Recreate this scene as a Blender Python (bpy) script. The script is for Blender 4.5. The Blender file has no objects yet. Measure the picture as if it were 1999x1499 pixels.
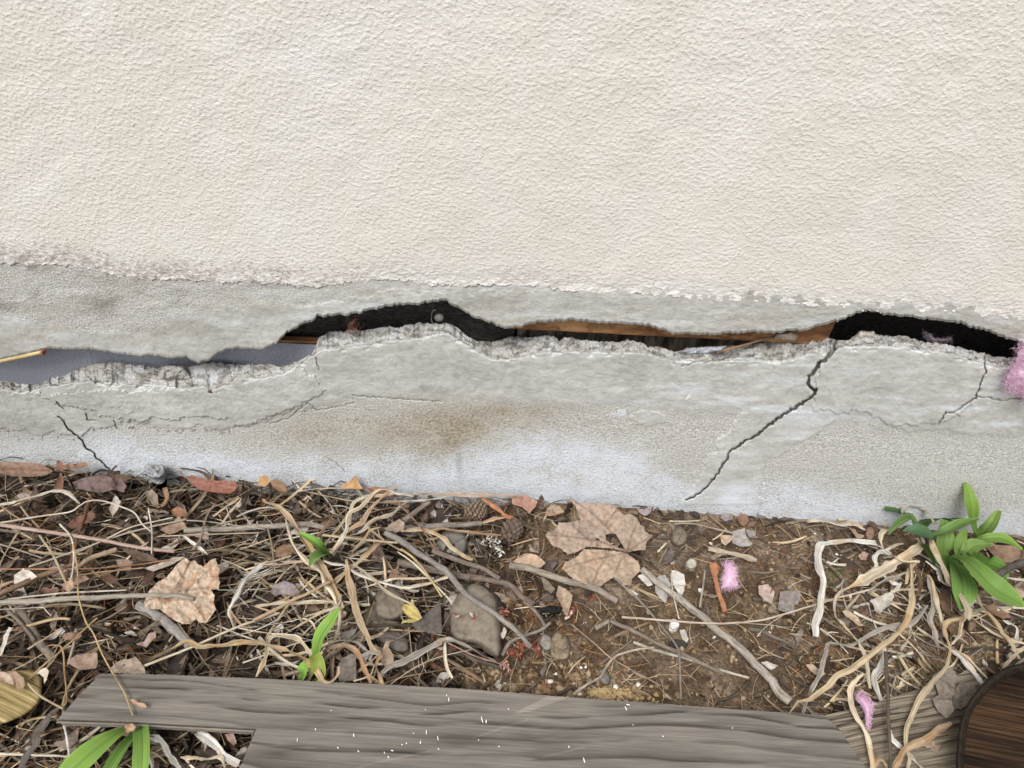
import bpy, bmesh, math, random
import numpy as np
from mathutils import Vector, Matrix
from mathutils.geometry import delaunay_2d_cdt

SC = bpy.context.scene
COL = SC.collection
rad = math.radians
# ------------------------------------------------------------------ camera
LENS, SENS = 26.0, 36.0
FPX = LENS / SENS * 1999.0
PITCH, ROLL = rad(42.0), rad(4.2)
CAM = np.array([0.0, -0.75, 0.913])
_f = np.array([0, math.cos(PITCH), -math.sin(PITCH)])
_r0 = np.array([1.0, 0, 0]); _u0 = np.array([0, math.sin(PITCH), math.cos(PITCH)])
_r = _r0 * math.cos(ROLL) + _u0 * math.sin(ROLL)
_u = -_r0 * math.sin(ROLL) + _u0 * math.cos(ROLL)
cd = bpy.data.cameras.new('camera'); cam = bpy.data.objects.new('camera', cd); COL.objects.link(cam)
cd.lens = LENS; cd.sensor_width = SENS; cd.clip_start = 0.01; cd.clip_end = 500
m = Matrix.Identity(4)
for i in range(3):
    m[i][0] = _r[i]; m[i][1] = _u[i]; m[i][2] = -_f[i]; m[i][3] = CAM[i]
cam.matrix_world = m
cd.dof.use_dof = True; cd.dof.focus_distance = 1.02; cd.dof.aperture_fstop = 12.0
SC.camera = cam
# ------------------------------------------------------------------ light: bright overcast
SUN_EL, SUN_AZ = rad(58), rad(205)      # direction the light comes from: in front of the wall, left
w = bpy.data.worlds.new('World'); SC.world = w; w.use_nodes = True
nt = w.node_tree; nt.nodes.clear()
sky = nt.nodes.new('ShaderNodeTexSky'); sky.sky_type = 'NISHITA'; sky.sun_disc = False
sky.sun_elevation = SUN_EL; sky.sun_rotation = SUN_AZ; sky.dust_density = 4.0; sky.air_density = 1.0
hs = nt.nodes.new('ShaderNodeHueSaturation'); hs.inputs['Saturation'].default_value = 0.22
bg = nt.nodes.new('ShaderNodeBackground'); bg.inputs[1].default_value = 0.10
wo = nt.nodes.new('ShaderNodeOutputWorld')
nt.links.new(sky.outputs[0], hs.inputs['Color']); nt.links.new(hs.outputs[0], bg.inputs[0]); nt.links.new(bg.outputs[0], wo.inputs[0])
sl = bpy.data.lights.new('sun', 'SUN'); so = bpy.data.objects.new('sun', sl); COL.objects.link(so)
sl.energy = 1.9; sl.angle = rad(24); sl.color = (1.0, 0.985, 0.96)
sd = Vector((math.sin(SUN_AZ) * math.cos(SUN_EL), math.cos(SUN_AZ) * math.cos(SUN_EL), math.sin(SUN_EL)))
so.rotation_euler = sd.to_track_quat('Z', 'Y').to_euler()
so.location = (-1, -2, 3)
SC.view_settings.view_transform = 'Standard'; SC.view_settings.look = 'None'
SC.view_settings.exposure = 0.66; SC.view_settings.gamma = 1.0
SC.cycles.max_bounces = 8; SC.cycles.diffuse_bounces = 5

# ------------------------------------------------------------------ pixel <-> world
def rays(px, py):
    px = np.asarray(px, float); py = np.asarray(py, float)
    a = (px - 999.5) / FPX; b = (749.5 - py) / FPX
    return _f + a[..., None] * _r + b[..., None] * _u
def W(px, py, y=0.0):                 # point on the vertical plane at depth y
    d = rays(px, py); t = (y - CAM[1]) / d[..., 1]
    return CAM + d * t[..., None]
def P(px, py, h=0.0):                 # point on the horizontal plane at height h
    d = rays(px, py); h = np.asarray(h, float); t = (h - CAM[2]) / d[..., 2]
    return CAM + d * t[..., None]
def mpp(p):                            # metres per photo pixel at point p
    return float(np.dot(np.asarray(p) - CAM, _f)) / FPX

# ------------------------------------------------------------------ noise
def _h(ix, iy, s):
    n = (ix.astype(np.int64) * 374761393 + iy.astype(np.int64) * 668265263 + s * 974711) & 0x7fffffff
    n = ((n ^ (n >> 13)) * 1274126177) & 0x7fffffff
    n = n ^ (n >> 16)
    return (n & 0xffff) / 65535.0
def vn(x, y, s=0):
    x = np.asarray(x, float); y = np.asarray(y, float)
    ix = np.floor(x); iy = np.floor(y); fx = x - ix; fy = y - iy
    fx = fx * fx * (3 - 2 * fx); fy = fy * fy * (3 - 2 * fy)
    a = _h(ix, iy, s); b = _h(ix + 1, iy, s); c = _h(ix, iy + 1, s); d = _h(ix + 1, iy + 1, s)
    return (a + (b - a) * fx) * (1 - fy) + (c + (d - c) * fx) * fy
def fbm(x, y, s=0, o=4):
    v = 0; a = 0.5; t = 0
    for k in range(o):
        v = v + a * vn(x, y, s + k * 17); t += a; a *= 0.5; x = np.asarray(x) * 2.03 + 5.1; y = np.asarray(y) * 2.03 + 1.7
    return v / t
def sstep(a, b, x):
    t = np.clip((x - a) / (b - a), 0, 1); return t * t * (3 - 2 * t)
def lin(c):
    c = np.asarray(c, float) / 255.0
    return np.where(c <= 0.04045, c / 12.92, ((c + 0.055) / 1.055) ** 2.4)

# ------------------------------------------------------------------ objects
def tag(o, label=None, cat=None, group=None, kind=None):
    if label: o['label'] = label
    if cat: o['category'] = cat
    if group: o['group'] = group
    if kind: o['kind'] = kind
    return o
def empty(name, loc, label, cat, group=None):
    o = bpy.data.objects.new(name, None); COL.objects.link(o); o.location = loc; o.empty_display_size = 0.02
    return tag(o, label, cat, group)
def link(name, me, mat, parent=None):
    o = bpy.data.objects.new(name, me); COL.objects.link(o)
    if mat: me.materials.append(mat)
    if parent:
        o.parent = parent; o.matrix_parent_inverse = Matrix.Translation(parent.location).inverted()
    return o
def setattr_(me, name, arr, typ):
    a = me.attributes.new(name, typ, 'POINT')
    arr = np.ascontiguousarray(arr, np.float32)
    a.data.foreach_set('color' if typ == 'FLOAT_COLOR' else 'vector', arr.ravel())
def mesh(name, V, F, mat, parent=None, tint=None, luv=None, smooth=True):
    me = bpy.data.meshes.new(name)
    V = np.asarray(V, float)
    me.from_pydata([tuple(v) for v in V], [], [tuple(int(i) for i in f) for f in F])
    if tint is not None:
        t = np.asarray(tint, float)
        if t.ndim == 1: t = np.tile(t, (len(V), 1))
        setattr_(me, 'tint', np.c_[t[:, :3], np.ones(len(V)) if t.shape[1] == 3 else t[:, 3]], 'FLOAT_COLOR')
    if luv is not None: setattr_(me, 'luv', luv, 'FLOAT_VECTOR')
    if smooth: me.polygons.foreach_set('use_smooth', np.ones(len(me.polygons), bool))
    me.update()
    return link(name, me, mat, parent)
def grid_mesh(name, V, mat, parent=None, tint=None, aux=None, smooth=True):
    """V: [rows, cols, 3]"""
    R, C = V.shape[:2]
    idx = np.arange(R * C).reshape(R, C)
    q = np.stack([idx[:-1, :-1], idx[1:, :-1], idx[1:, 1:], idx[:-1, 1:]], -1).reshape(-1, 4)
    me = bpy.data.meshes.new(name)
    me.vertices.add(R * C); me.vertices.foreach_set('co', V.reshape(-1).astype(np.float32))
    me.loops.add(len(q) * 4); me.loops.foreach_set('vertex_index', q.reshape(-1).astype(np.int32))
    me.polygons.add(len(q)); me.polygons.foreach_set('loop_start', np.arange(0, len(q) * 4, 4, dtype=np.int32))
    me.polygons.foreach_set('use_smooth', np.full(len(q), smooth))
    me.update(calc_edges=True)
    if tint is not None:
        t = tint.reshape(-1, tint.shape[-1])
        if t.shape[1] == 3: t = np.c_[t, np.ones(len(t))]
        setattr_(me, 'tint', t, 'FLOAT_COLOR')
    if aux is not None: setattr_(me, 'luv', aux.reshape(-1, 3), 'FLOAT_VECTOR')
    return link(name, me, mat, parent)

class MB:
    """collects pieces of one mesh"""
    def __init__(s): s.V = []; s.F = []; s.T = []; s.L = []; s.n = 0
    def add(s, V, F, tint, luv=None):
        V = np.asarray(V, float); t = np.asarray(tint, float)
        if t.ndim == 1: t = np.tile(t, (len(V), 1))
        s.V.append(V); s.T.append(t[:, :3]); s.L.append(np.zeros((len(V), 3)) if luv is None else luv)
        s.F += [[i + s.n for i in f] for f in F]; s.n += len(V)
    def build(s, name, mat, parent=None, smooth=True):
        return mesh(name, np.concatenate(s.V), s.F, mat, parent, np.concatenate(s.T), np.concatenate(s.L), smooth)

# ------------------------------------------------------------------ shape builders
def spline(pts, n):
    pts = np.asarray(pts, float)
    if len(pts) == 2: pts = np.array([pts[0], (pts[0] + pts[1]) / 2, pts[1]])
    p = np.vstack([2 * pts[0] - pts[1], pts, 2 * pts[-1] - pts[-2]])
    seg = np.linalg.norm(np.diff(pts[:, :2], axis=0), axis=1); cum = np.r_[0, np.cumsum(seg)]
    out = []
    for s in np.linspace(0, cum[-1] * 0.99999, n):
        k = int(np.clip(np.searchsorted(cum, s, 'right') - 1, 0, len(pts) - 2)); t = (s - cum[k]) / max(cum[k + 1] - cum[k], 1e-9)
        a, b, c, d = p[k], p[k + 1], p[k + 2], p[k + 3]
        out.append(0.5 * (2 * b + (c - a) * t + (2 * a - 5 * b + 4 * c - d) * t * t + (3 * b - a - 3 * c + d) * t ** 3))
    return np.array(out)
def frames(C):
    T = np.gradient(C, axis=0); T /= np.linalg.norm(T, axis=1)[:, None] + 1e-12
    up = np.tile([0, 0, 1.0], (len(C), 1))
    S = np.cross(T, up); S /= np.linalg.norm(S, axis=1)[:, None] + 1e-9
    N = np.cross(S, T)
    return T, S, N
def ribbon_geo(C, wid, twist, fold=0.35, nx=5):
    """C [n,3] centre line, wid [n] full widths, twist [n] radians"""
    T, S, N = frames(C)
    V = []; L = []
    ln = np.r_[0, np.cumsum(np.linalg.norm(np.diff(C, axis=0), axis=1))]
    for j in range(nx):
        u = j / (nx - 1) * 2 - 1
        ct = np.cos(twist)[:, None]; st = np.sin(twist)[:, None]
        s2 = S * ct + N * st; n2 = -S * st + N * ct
        V.append(C + s2 * (u * wid / 2)[:, None] + n2 * (abs(u) * fold * wid / 2)[:, None])
        L.append(np.c_[np.full(len(C), u * 0.5) * wid.max() , ln, np.full(len(C), wid.max())])
    V = np.stack(V, 1).reshape(-1, 3); L = np.stack(L, 1).reshape(-1, 3)
    F = []
    for i in range(len(C) - 1):
        for j in range(nx - 1):
            a = i * nx + j; F.append([a, a + 1, a + nx + 1, a + nx])
    return V, F, L
def tube_geo(C, R, ns=8, ell=1.0):
    T, S, N = frames(C)
    V = []; L = []; F = []
    ln = np.r_[0, np.cumsum(np.linalg.norm(np.diff(C, axis=0), axis=1))]
    for k in range(ns):
        a = 2 * math.pi * k / ns
        V.append(C + S * (math.cos(a) * R)[:, None] + N * (math.sin(a) * R * ell)[:, None])
        L.append(np.c_[np.full(len(C), math.cos(a)) * R, ln, np.full(len(C), math.sin(a)) * R])
    V = np.stack(V, 1).reshape(-1, 3); L = np.stack(L, 1).reshape(-1, 3)
    n = len(C)
    for i in range(n - 1):
        for k in range(ns):
            F.append([i * ns + k, i * ns + (k + 1) % ns, (i + 1) * ns + (k + 1) % ns, (i + 1) * ns + k])
    F.append(list(range(ns))[::-1]); F.append([(n - 1) * ns + k for k in range(ns)])
    return V, F, L
def inpoly(x, y, poly):
    poly = np.asarray(poly, float); x = np.asarray(x); y = np.asarray(y)
    ins = np.zeros(x.shape, bool); j = len(poly) - 1
    for i in range(len(poly)):
        xi, yi = poly[i]; xj, yj = poly[j]
        c = ((yi > y) != (yj > y)) & (x < (xj - xi) * (y - yi) / ((yj - yi) or 1e-9) + xi)
        ins ^= c; j = i
    return ins
def polydist(x, y, line):
    """distance to a polyline and parameter along it"""
    line = np.asarray(line, float); best = np.full(np.shape(x), 1e9); par = np.zeros(np.shape(x))
    L = np.r_[0, np.cumsum(np.linalg.norm(np.diff(line, axis=0), axis=1))]
    for k in range(len(line) - 1):
        a, b = line[k], line[k + 1]; d = b - a; dd = d @ d + 1e-9
        t = np.clip(((x - a[0]) * d[0] + (y - a[1]) * d[1]) / dd, 0, 1)
        q = np.hypot(x - a[0] - t * d[0], y - a[1] - t * d[1])
        mk = q < best; best = np.where(mk, q, best); par = np.where(mk, (L[k] + t * math.sqrt(dd)) / L[-1], par)
    return best, par
def resample(poly, step, jag=0.0, rng=random, closed=True):
    p = [np.asarray(a, float) for a in poly]
    if closed: p = p + [p[0]]
    out = []
    for a, b in zip(p[:-1], p[1:]):
        n = max(1, int(np.linalg.norm(b - a) / step))
        for k in range(n):
            q = a + (b - a) * k / n
            out.append(q + (np.array([rng.uniform(-1, 1), rng.uniform(-1, 1)]) * jag))
    return np.array(out)
def tri_poly(outline, step, holes=()):
    """triangulated interior (2D): verts, tris, boundary loop length"""
    o = np.asarray(outline, float); n = len(o)
    x0, y0 = o.min(0); x1, y1 = o.max(0)
    gx, gy = np.meshgrid(np.arange(x0, x1 + step, step), np.arange(y0, y1 + step, step * 0.87))
    gx = gx + (np.arange(gx.shape[0]) % 2)[:, None] * step * 0.5
    gx = gx.ravel(); gy = gy.ravel()
    ins = inpoly(gx, gy, o)
    d, _ = polydist(gx, gy, np.vstack([o, o[:1]]))
    k = ins & (d > step * 0.45)
    for hl in holes:
        dh, _ = polydist(gx, gy, np.vstack([hl, hl[:1]]))
        k &= (dh > step * 0.45)
    pts = [Vector(p) for p in o]
    edges = [(i, (i + 1) % n) for i in range(n)]
    for hl in holes:
        s = len(pts); pts += [Vector(p) for p in hl]; edges += [(s + i, s + (i + 1) % len(hl)) for i in range(len(hl))]
    pts += [Vector((a, b)) for a, b in zip(gx[k], gy[k])]
    v, e, f, ov, oe, of = delaunay_2d_cdt(pts, edges, [], 0, 1e-5)
    v = np.array([(a.x, a.y) for a in v]); f = np.array([t for t in f if len(t) == 3])
    c = v[f].mean(1)
    keep = inpoly(c[:, 0], c[:, 1], o)
    for hl in holes: keep &= ~inpoly(c[:, 0], c[:, 1], hl)
    f = f[keep]
    used = np.unique(f); mp = -np.ones(len(v), int); mp[used] = np.arange(len(used))
    return v[used], mp[f]
def boundary(F):
    from collections import defaultdict
    c = defaultdict(int)
    for f in F:
        for i in range(len(f)): c[(f[i], f[(i + 1) % len(f)])] += 1
    return [e for e in c if (e[1], e[0]) not in c]
def slab(V, F, low):
    """close a sheet V (world) into a solid: low = world verts of underside"""
    n = len(V); F = [list(f) for f in F]
    b = boundary(F)
    G = F + [[i + n for i in f[::-1]] for f in F] + [[j, i, i + n, j + n] for i, j in b]
    return np.vstack([V, low]), G
# ------------------------------------------------------------------ materials
class NT:
    def __init__(s, name):
        s.m = bpy.data.materials.new(name); s.m.use_nodes = True; s.t = s.m.node_tree; s.t.nodes.clear()
        s.out = s.n('OutputMaterial'); s.b = s.n('BsdfPrincipled'); s.l(s.b, s.out, 0, 0)
        s.b.inputs['Specular IOR Level'].default_value = 0.3
    def n(s, t, **k):
        x = s.t.nodes.new('ShaderNode' + t)
        for a, b in k.items(): setattr(x, a, b)
        return x
    def l(s, a, b, i=0, j=0): s.t.links.new(a.outputs[i] if hasattr(a, 'outputs') else a, b.inputs[j]); return b
    def attr(s, n): return s.n('Attribute', attribute_name=n)
    def coord(s, sc=(1, 1, 1), src=None, rot=(0, 0, 0)):
        mp = s.n('Mapping'); mp.inputs['Scale'].default_value = sc; mp.inputs['Rotation'].default_value = rot
        if src is None: src = s.n('TexCoord').outputs['Object']
        s.t.links.new(src, mp.inputs[0]); return mp.outputs[0]
    def noise(s, scale, det=4, rough=0.55, co=None, dist=0.0):
        x = s.n('TexNoise'); x.inputs['Scale'].default_value = scale; x.inputs['Detail'].default_value = det
        x.inputs['Roughness'].default_value = rough; x.inputs['Distortion'].default_value = dist
        if co is not None: s.t.links.new(co, x.inputs[0])
        return x.outputs[0]
    def ramp(s, fac, stops, interp='LINEAR'):
        r = s.n('ValToRGB'); r.color_ramp.interpolation = interp
        e = r.color_ramp.elements
        while len(e) < len(stops): e.new(0.5)
        for k, (p, c) in enumerate(stops):
            e[k].position = p; e[k].color = (*c, 1) if not np.isscalar(c) else (c, c, c, 1)
        s.t.links.new(fac, r.inputs[0]); return r.outputs[0]
    def mix(s, fac, a, b, mode='MIX'):
        x = s.n('Mix', data_type='RGBA', blend_type=mode)
        for v, i in ((fac, 0), (a, 6), (b, 7)):
            if hasattr(v, 'is_linked') or hasattr(v, 'links'): s.t.links.new(v, x.inputs[i])
            elif i == 0: x.inputs[0].default_value = v
            else: x.inputs[i].default_value = (*v, 1) if len(v) == 3 else v
        return x.outputs[2]
    def math(s, op, a, b=0.0, clamp=False):
        x = s.n('Math', operation=op, use_clamp=clamp)
        for v, i in ((a, 0), (b, 1)):
            if hasattr(v, 'links'): s.t.links.new(v, x.inputs[i])
            else: x.inputs[i].default_value = v
        return x.outputs[0]
    def bump(s, h, strength=0.5, dist=0.001, prev=None):
        x = s.n('Bump'); x.inputs['Strength'].default_value = strength; x.inputs['Distance'].default_value = dist
        s.t.links.new(h, x.inputs['Height'])
        if prev is not None: s.t.links.new(prev, x.inputs['Normal'])
        return x.outputs[0]
    def done(s, col=None, rough=0.85, normal=None):
        if col is not None:
            if hasattr(col, 'links'): s.t.links.new(col, s.b.inputs['Base Color'])
            else: s.b.inputs['Base Color'].default_value = (*col, 1)
        if hasattr(rough, 'links'): s.t.links.new(rough, s.b.inputs['Roughness'])
        else: s.b.inputs['Roughness'].default_value = rough
        if normal is not None: s.t.links.new(normal, s.b.inputs['Normal'])
        return s.m
M = {}
def mk_stucco():
    t = NT('stucco_paint')
    c = t.coord((1, 1, 1.25))
    big = t.noise(3.2, 3, 0.6, t.coord()); med = t.noise(11, 4, 0.6, t.coord())
    base = t.ramp(big, [(0.36, lin((209, 205, 197))), (0.5, lin((213, 209, 200))), (0.64, lin((215, 212, 206)))])
    base = t.mix(t.ramp(med, [(0.5, 0.0), (0.72, 0.55)]), base, lin((221, 219, 216)))
    # lumpy dash texture
    n1 = t.noise(225, 1.8, 0.5, c, 0.0); n2 = t.noise(520, 2, 0.5, c); n3 = t.noise(60, 3, 0.5, c)
    n1 = t.ramp(n1, [(0.42, 0.0), (0.52, 0.35), (0.68, 1.0)])
    v = t.n('TexVoronoi', feature='SMOOTH_F1'); v.inputs['Scale'].default_value = 210; v.inputs['Smoothness'].default_value = 0.6
    ds = t.n('VectorMath', operation='MULTIPLY_ADD'); nn = t.n('TexNoise'); nn.inputs['Scale'].default_value = 70
    t.t.links.new(c, nn.inputs[0]); t.t.links.new(nn.outputs[1], ds.inputs[0]); ds.inputs[1].default_value = (0.008, 0.008, 0.008)
    t.t.links.new(c, ds.inputs[2]); t.t.links.new(ds.outputs[0], v.inputs[0])
    h = t.math('ADD', t.math('MULTIPLY', n1, 1.0), t.math('MULTIPLY', n2, 0.28))
    h = t.math('SUBTRACT', h, t.math('MULTIPLY', v.outputs[0], 0.25))
    h = t.math('ADD', h, t.math('MULTIPLY', n3, 0.5))
    nrm = t.bump(h, 0.75, 0.00058)
    # pits / rare dark specks
    sp = t.n('TexVoronoi'); sp.inputs['Scale'].default_value = 26; t.t.links.new(t.coord(), sp.inputs[0])
    spk = t.ramp(sp.outputs[0], [(0.018, 1.0), (0.03, 0.0)])
    sel = t.ramp(sp.outputs[1], [(0.90, 0.0), (0.93, 1.0)])
    base = t.mix(t.math('MULTIPLY', spk, sel), base, lin((110, 100, 92)))
    # tint attribute: r = worn bare cement at the lower edge
    a = t.attr('tint'); se = t.n('SeparateColor'); t.l(a, se)
    worn = t.math('ADD', se.outputs[0], t.math('MULTIPLY', t.math('SUBTRACT', t.noise(210, 4, 0.7, c), 0.5), 3.4))
    base = t.mix(t.ramp(worn, [(0.5, 0.0), (0.66, 1.0)]), base, lin((168, 161, 152)))
    base = t.mix(t.math('MULTIPLY', se.outputs[1], t.ramp(t.noise(60, 4, 0.6, c), [(0.35, 0.2), (0.6, 1.0)])), base, lin((231, 230, 228)))
    return t.done(base, 0.62, nrm)
def mk_cement():
    """tint: r sandy/rough, g tan stain, b white bloom, a dirt"""
    t = NT('parged_cement')
    a = t.attr('tint'); se = t.n('SeparateColor'); t.l(a, se)
    R, G, B = se.outputs[0], se.outputs[1], se.outputs[2]; A = a.outputs['Alpha']
    co = t.coord(); st = t.coord((1, 1, 3.5))
    streak = t.noise(9, 9, 0.68, st, 0.5); clo = t.noise(11, 8, 0.66, co); fine = t.noise(420, 3, 0.7, co); grit = t.noise(260, 2, 0.6, co)
    smooth = t.ramp(t.math('ADD', t.math('MULTIPLY', streak, 0.3), t.math('MULTIPLY', clo, 0.7)), [(0.36, lin((164, 164, 158))), (0.5, lin((178, 178, 172))), (0.64, lin((191, 191, 186)))])
    rough = t.ramp(fine, [(0.30, lin((140, 138, 132))), (0.5, lin((187, 186, 180))), (0.68, lin((214, 213, 208)))])
    scr = t.noise(60, 8, 0.7, t.coord((1, 1, 5)), 0.3); mot = t.noise(90, 8, 0.72, co, 0.4)
    smooth = t.mix(1.0, smooth, t.ramp(t.math('ADD', t.math('MULTIPLY', scr, 0.35), t.math('MULTIPLY', mot, 0.65)), [(0.36, (0.76, 0.75, 0.73)), (0.5, (1, 1, 1)), (0.64, (1.13, 1.13, 1.13))]), 'MULTIPLY')
    base = t.mix(R, smooth, rough)
    tan = t.ramp(grit, [(0.35, lin((116, 104, 84))), (0.6, lin((168, 156, 134)))])
    base = t.mix(t.math('MULTIPLY', G, 0.8), base, tan)
    wf = t.math('MULTIPLY', B, t.ramp(t.math('ADD', t.math('MULTIPLY', fine, 0.55), t.math('MULTIPLY', t.noise(24, 5, 0.65, co), 0.45)), [(0.38, 0.12), (0.54, 0.95)]), True)
    base = t.mix(wf, base, lin((214, 220, 228)))
    dirt_shade = t.ramp(t.noise(200, 4, 0.7, co), [(0.3, lin((70, 64, 57))), (0.7, lin((132, 124, 114)))])
    base = t.mix(A, base, dirt_shade)
    # small pits
    v = t.n('TexVoronoi'); v.inputs['Scale'].default_value = 95; t.t.links.new(co, v.inputs[0])
    pit = t.math('MULTIPLY', t.ramp(v.outputs[0], [(0.1, 1.0), (0.2, 0.0)]), t.ramp(v.outputs[1], [(0.9, 0.0), (0.93, 1.0)]))
    base = t.mix(t.math('MULTIPLY', pit, 0.55), base, lin((105, 97, 88)))
    hs = t.math('ADD', t.math('MULTIPLY', t.noise(26, 9, 0.68, t.coord((1, 1, 3.0)), 0.2), 1.0), t.math('MULTIPLY', fine, 0.10))
    n1 = t.bump(t.math('MULTIPLY', hs, t.math('SUBTRACT', 1.0, t.math('MULTIPLY', R, 0.85))), 0.30, 0.0016)
    n1 = t.bump(t.math('ADD', mot, t.math('MULTIPLY', scr, 0.4)), 0.6, 0.0013, n1)
    hr = t.math('MULTIPLY', t.math('ADD', fine, grit), t.math('ADD', R, A))
    n2 = t.bump(hr, 0.75, 0.0020, n1)
    return t.done(base, 0.9, n2)
def mk_tint(name, kind='leaf', rough=0.8, spec=0.25, trans=0.0):
    t = NT(name); t.b.inputs['Specular IOR Level'].default_value = spec
    a = t.attr('tint'); lv = t.attr('luv'); co = t.coord()
    tc = a.outputs['Color']
    if kind == 'leaf':
        n = t.noise(160, 5, 0.65, co); n2 = t.noise(620, 3, 0.6, co)
        c = t.mix(1.0, tc, t.ramp(n, [(0.3, (0.62, 0.56, 0.52)), (0.5, (1, 1, 1)), (0.7, (1.22, 1.22, 1.2))]), 'MULTIPLY')
        c = t.mix(t.ramp(n2, [(0.62, 0.0), (0.76, 0.4)]), c, (0.06, 0.04, 0.028))
        nr = t.bump(t.math('ADD', n, t.math('MULTIPLY', n2, 0.4)), 0.55, 0.0014)
    elif kind == 'straw':
        m1 = t.coord((2600, 22, 2600), lv.outputs['Vector']); n = t.noise(1, 4, 0.6, m1)
        m2 = t.coord((120, 45, 120), lv.outputs['Vector']); n2 = t.noise(1, 4, 0.6, m2)
        c = t.mix(1.0, tc, t.ramp(n, [(0.34, (0.34, 0.29, 0.24)), (0.46, (0.95, 0.94, 0.92)), (0.66, (1.3, 1.3, 1.3))]), 'MULTIPLY')
        c = t.mix(t.ramp(n2, [(0.5, 0.0), (0.72, 0.6)]), c, t.mix(1.0, c, (0.66, 0.54, 0.42), 'MULTIPLY'))
        nr = t.bump(n, 0.9, 0.0012)
    elif kind == 'bark':
        m1 = t.coord((420, 60, 420), lv.outputs['Vector']); n = t.noise(1, 5, 0.65, m1, 0.5)
        n2 = t.noise(300, 4, 0.6, co)
        c = t.mix(1.0, tc, t.ramp(n, [(0.28, (0.4, 0.36, 0.33)), (0.5, (0.95, 0.95, 0.95)), (0.7, (1.35, 1.33, 1.3))]), 'MULTIPLY')
        c = t.mix(t.ramp(n2, [(0.55, 0.0), (0.75, 0.5)]), c, (0.035, 0.025, 0.02))
        nr = t.bump(t.math('ADD', n, n2), 0.8, 0.0016)
    elif kind == 'rock':
        n = t.noise(90, 6, 0.65, co); n2 = t.noise(500, 4, 0.6, co)
        c = t.mix(1.0, tc, t.ramp(n, [(0.3, (0.62, 0.58, 0.53)), (0.5, (1, 1, 1)), (0.7, (1.25, 1.23, 1.2))]), 'MULTIPLY')
        c = t.mix(t.ramp(n2, [(0.58, 0.0), (0.72, 0.45)]), c, (0.07, 0.055, 0.045))
        nr = t.bump(t.math('ADD', n, t.math('MULTIPLY', n2, 0.5)), 0.6, 0.002)
    elif kind == 'green':
        m1 = t.coord((1100, 10, 300), lv.outputs['Vector']); n = t.noise(1, 3, 0.5, m1)
        n2 = t.noise(45, 3, 0.5, co)
        c = t.mix(1.0, tc, t.ramp(n, [(0.34, (0.68, 0.74, 0.66)), (0.5, (0.98, 0.98, 0.98)), (0.66, (1.16, 1.12, 1.12))]), 'MULTIPLY')
        c = t.mix(t.ramp(n2, [(0.42, 0.0), (0.7, 0.4)]), c, t.mix(1.0, c, (1.35, 1.2, 0.8), 'MULTIPLY'))
        nr = t.bump(n, 0.25, 0.0006)
    else:
        c = tc; nr = None
    m = t.done(c, rough, nr)
    if trans:
        tr = t.n('BsdfTranslucent'); t.t.links.new(c, tr.inputs[0])
        mx = t.n('MixShader'); mx.inputs[0].default_value = trans
        t.t.links.new(t.b.outputs[0], mx.inputs[1]); t.t.links.new(tr.outputs[0], mx.inputs[2]); t.t.links.new(mx.outputs[0], t.out.inputs[0])
    return m
def mk_wood(name, dark, mid, light, rot=0.0, scale=1.0, ringc=1.0, bumpd=0.0012, fig=1.0):
    """weathered flat-sawn board, grain along local x after rot"""
    t = NT(name); t.b.inputs['Specular IOR Level'].default_value = 0.15
    co = t.coord((1, 1, 1), None, (0, 0, rot))
    low = t.noise(1.0, 2, 0.45, t.coord((3.2 * scale, 11 * scale, 3), co), 0.2)
    sep = t.n('SeparateXYZ'); t.t.links.new(co, sep.inputs[0])
    ph = t.math('ADD', t.math('MULTIPLY', sep.outputs[1], 640 * scale), t.math('MULTIPLY', low, 52 * fig))
    wob = t.noise(1.0, 3, 0.6, t.coord((10, 60, 9), co))
    ring = t.math('FRACT', t.math('ADD', t.math('MULTIPLY', ph, 0.159), t.math('MULTIPLY', wob, 0.30)))
    ring = t.ramp(ring, [(0.0, 0.0), (0.35, 0.1), (0.72, 0.9), (0.9, 1.0), (1.0, 0.0)])
    fib = t.noise(1.0, 5, 0.65, t.coord((9 * scale, 480 * scale, 30), co))
    blot = t.noise(1.0, 4, 0.55, t.coord((6, 16, 6), co), 0.4)
    c = t.ramp(t.math('ADD', t.math('MULTIPLY', fib, 0.8), t.math('MULTIPLY', blot, 0.35)), [(0.42, dark), (0.56, mid), (0.68, light)] if ringc else [(0.25, dark), (0.56, mid), (0.9, light)])
    c = t.mix(t.math('MULTIPLY', t.math('MULTIPLY', ring, ringc), t.ramp(t.math('ADD', t.math('MULTIPLY', blot, .6), t.math('MULTIPLY', fib, .4)), [(0.4, 0.95), (0.6, 0.2)])), c, [x * 0.42 for x in dark])
    a = t.attr('tint'); c = t.mix(1.0, c, a.outputs['Color'], 'MULTIPLY')
    h = t.math('SUBTRACT', t.math('MULTIPLY', fib, 1.0), t.math('MULTIPLY', ring, 0.5 if ringc else 0.0))
    return t.done(c, 0.85, t.bump(h, 0.6, bumpd))
def mk_soil():
    t = NT('soil'); co = t.coord()
    n = t.noise(22, 6, 0.65, co); n2 = t.noise(240, 5, 0.7, co)
    c = t.ramp(n, [(0.32, lin((70, 57, 45))), (0.5, lin((114, 97, 79))), (0.68, lin((166, 150, 130)))])
    c = t.mix(t.ramp(n2, [(0.35, 0.75), (0.55, 0.0)]), c, lin((50, 38, 27)))
    c = t.mix(t.ramp(n2, [(0.6, 0.0), (0.75, 0.6)]), c, lin((165, 145, 118)))
    a = t.attr('tint'); c = t.mix(1.0, c, a.outputs['Color'], 'MULTIPLY')
    return t.done(c, 0.95, t.bump(t.math('ADD', n2, t.math('MULTIPLY', n, 2.0)), 0.9, 0.006))
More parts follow.
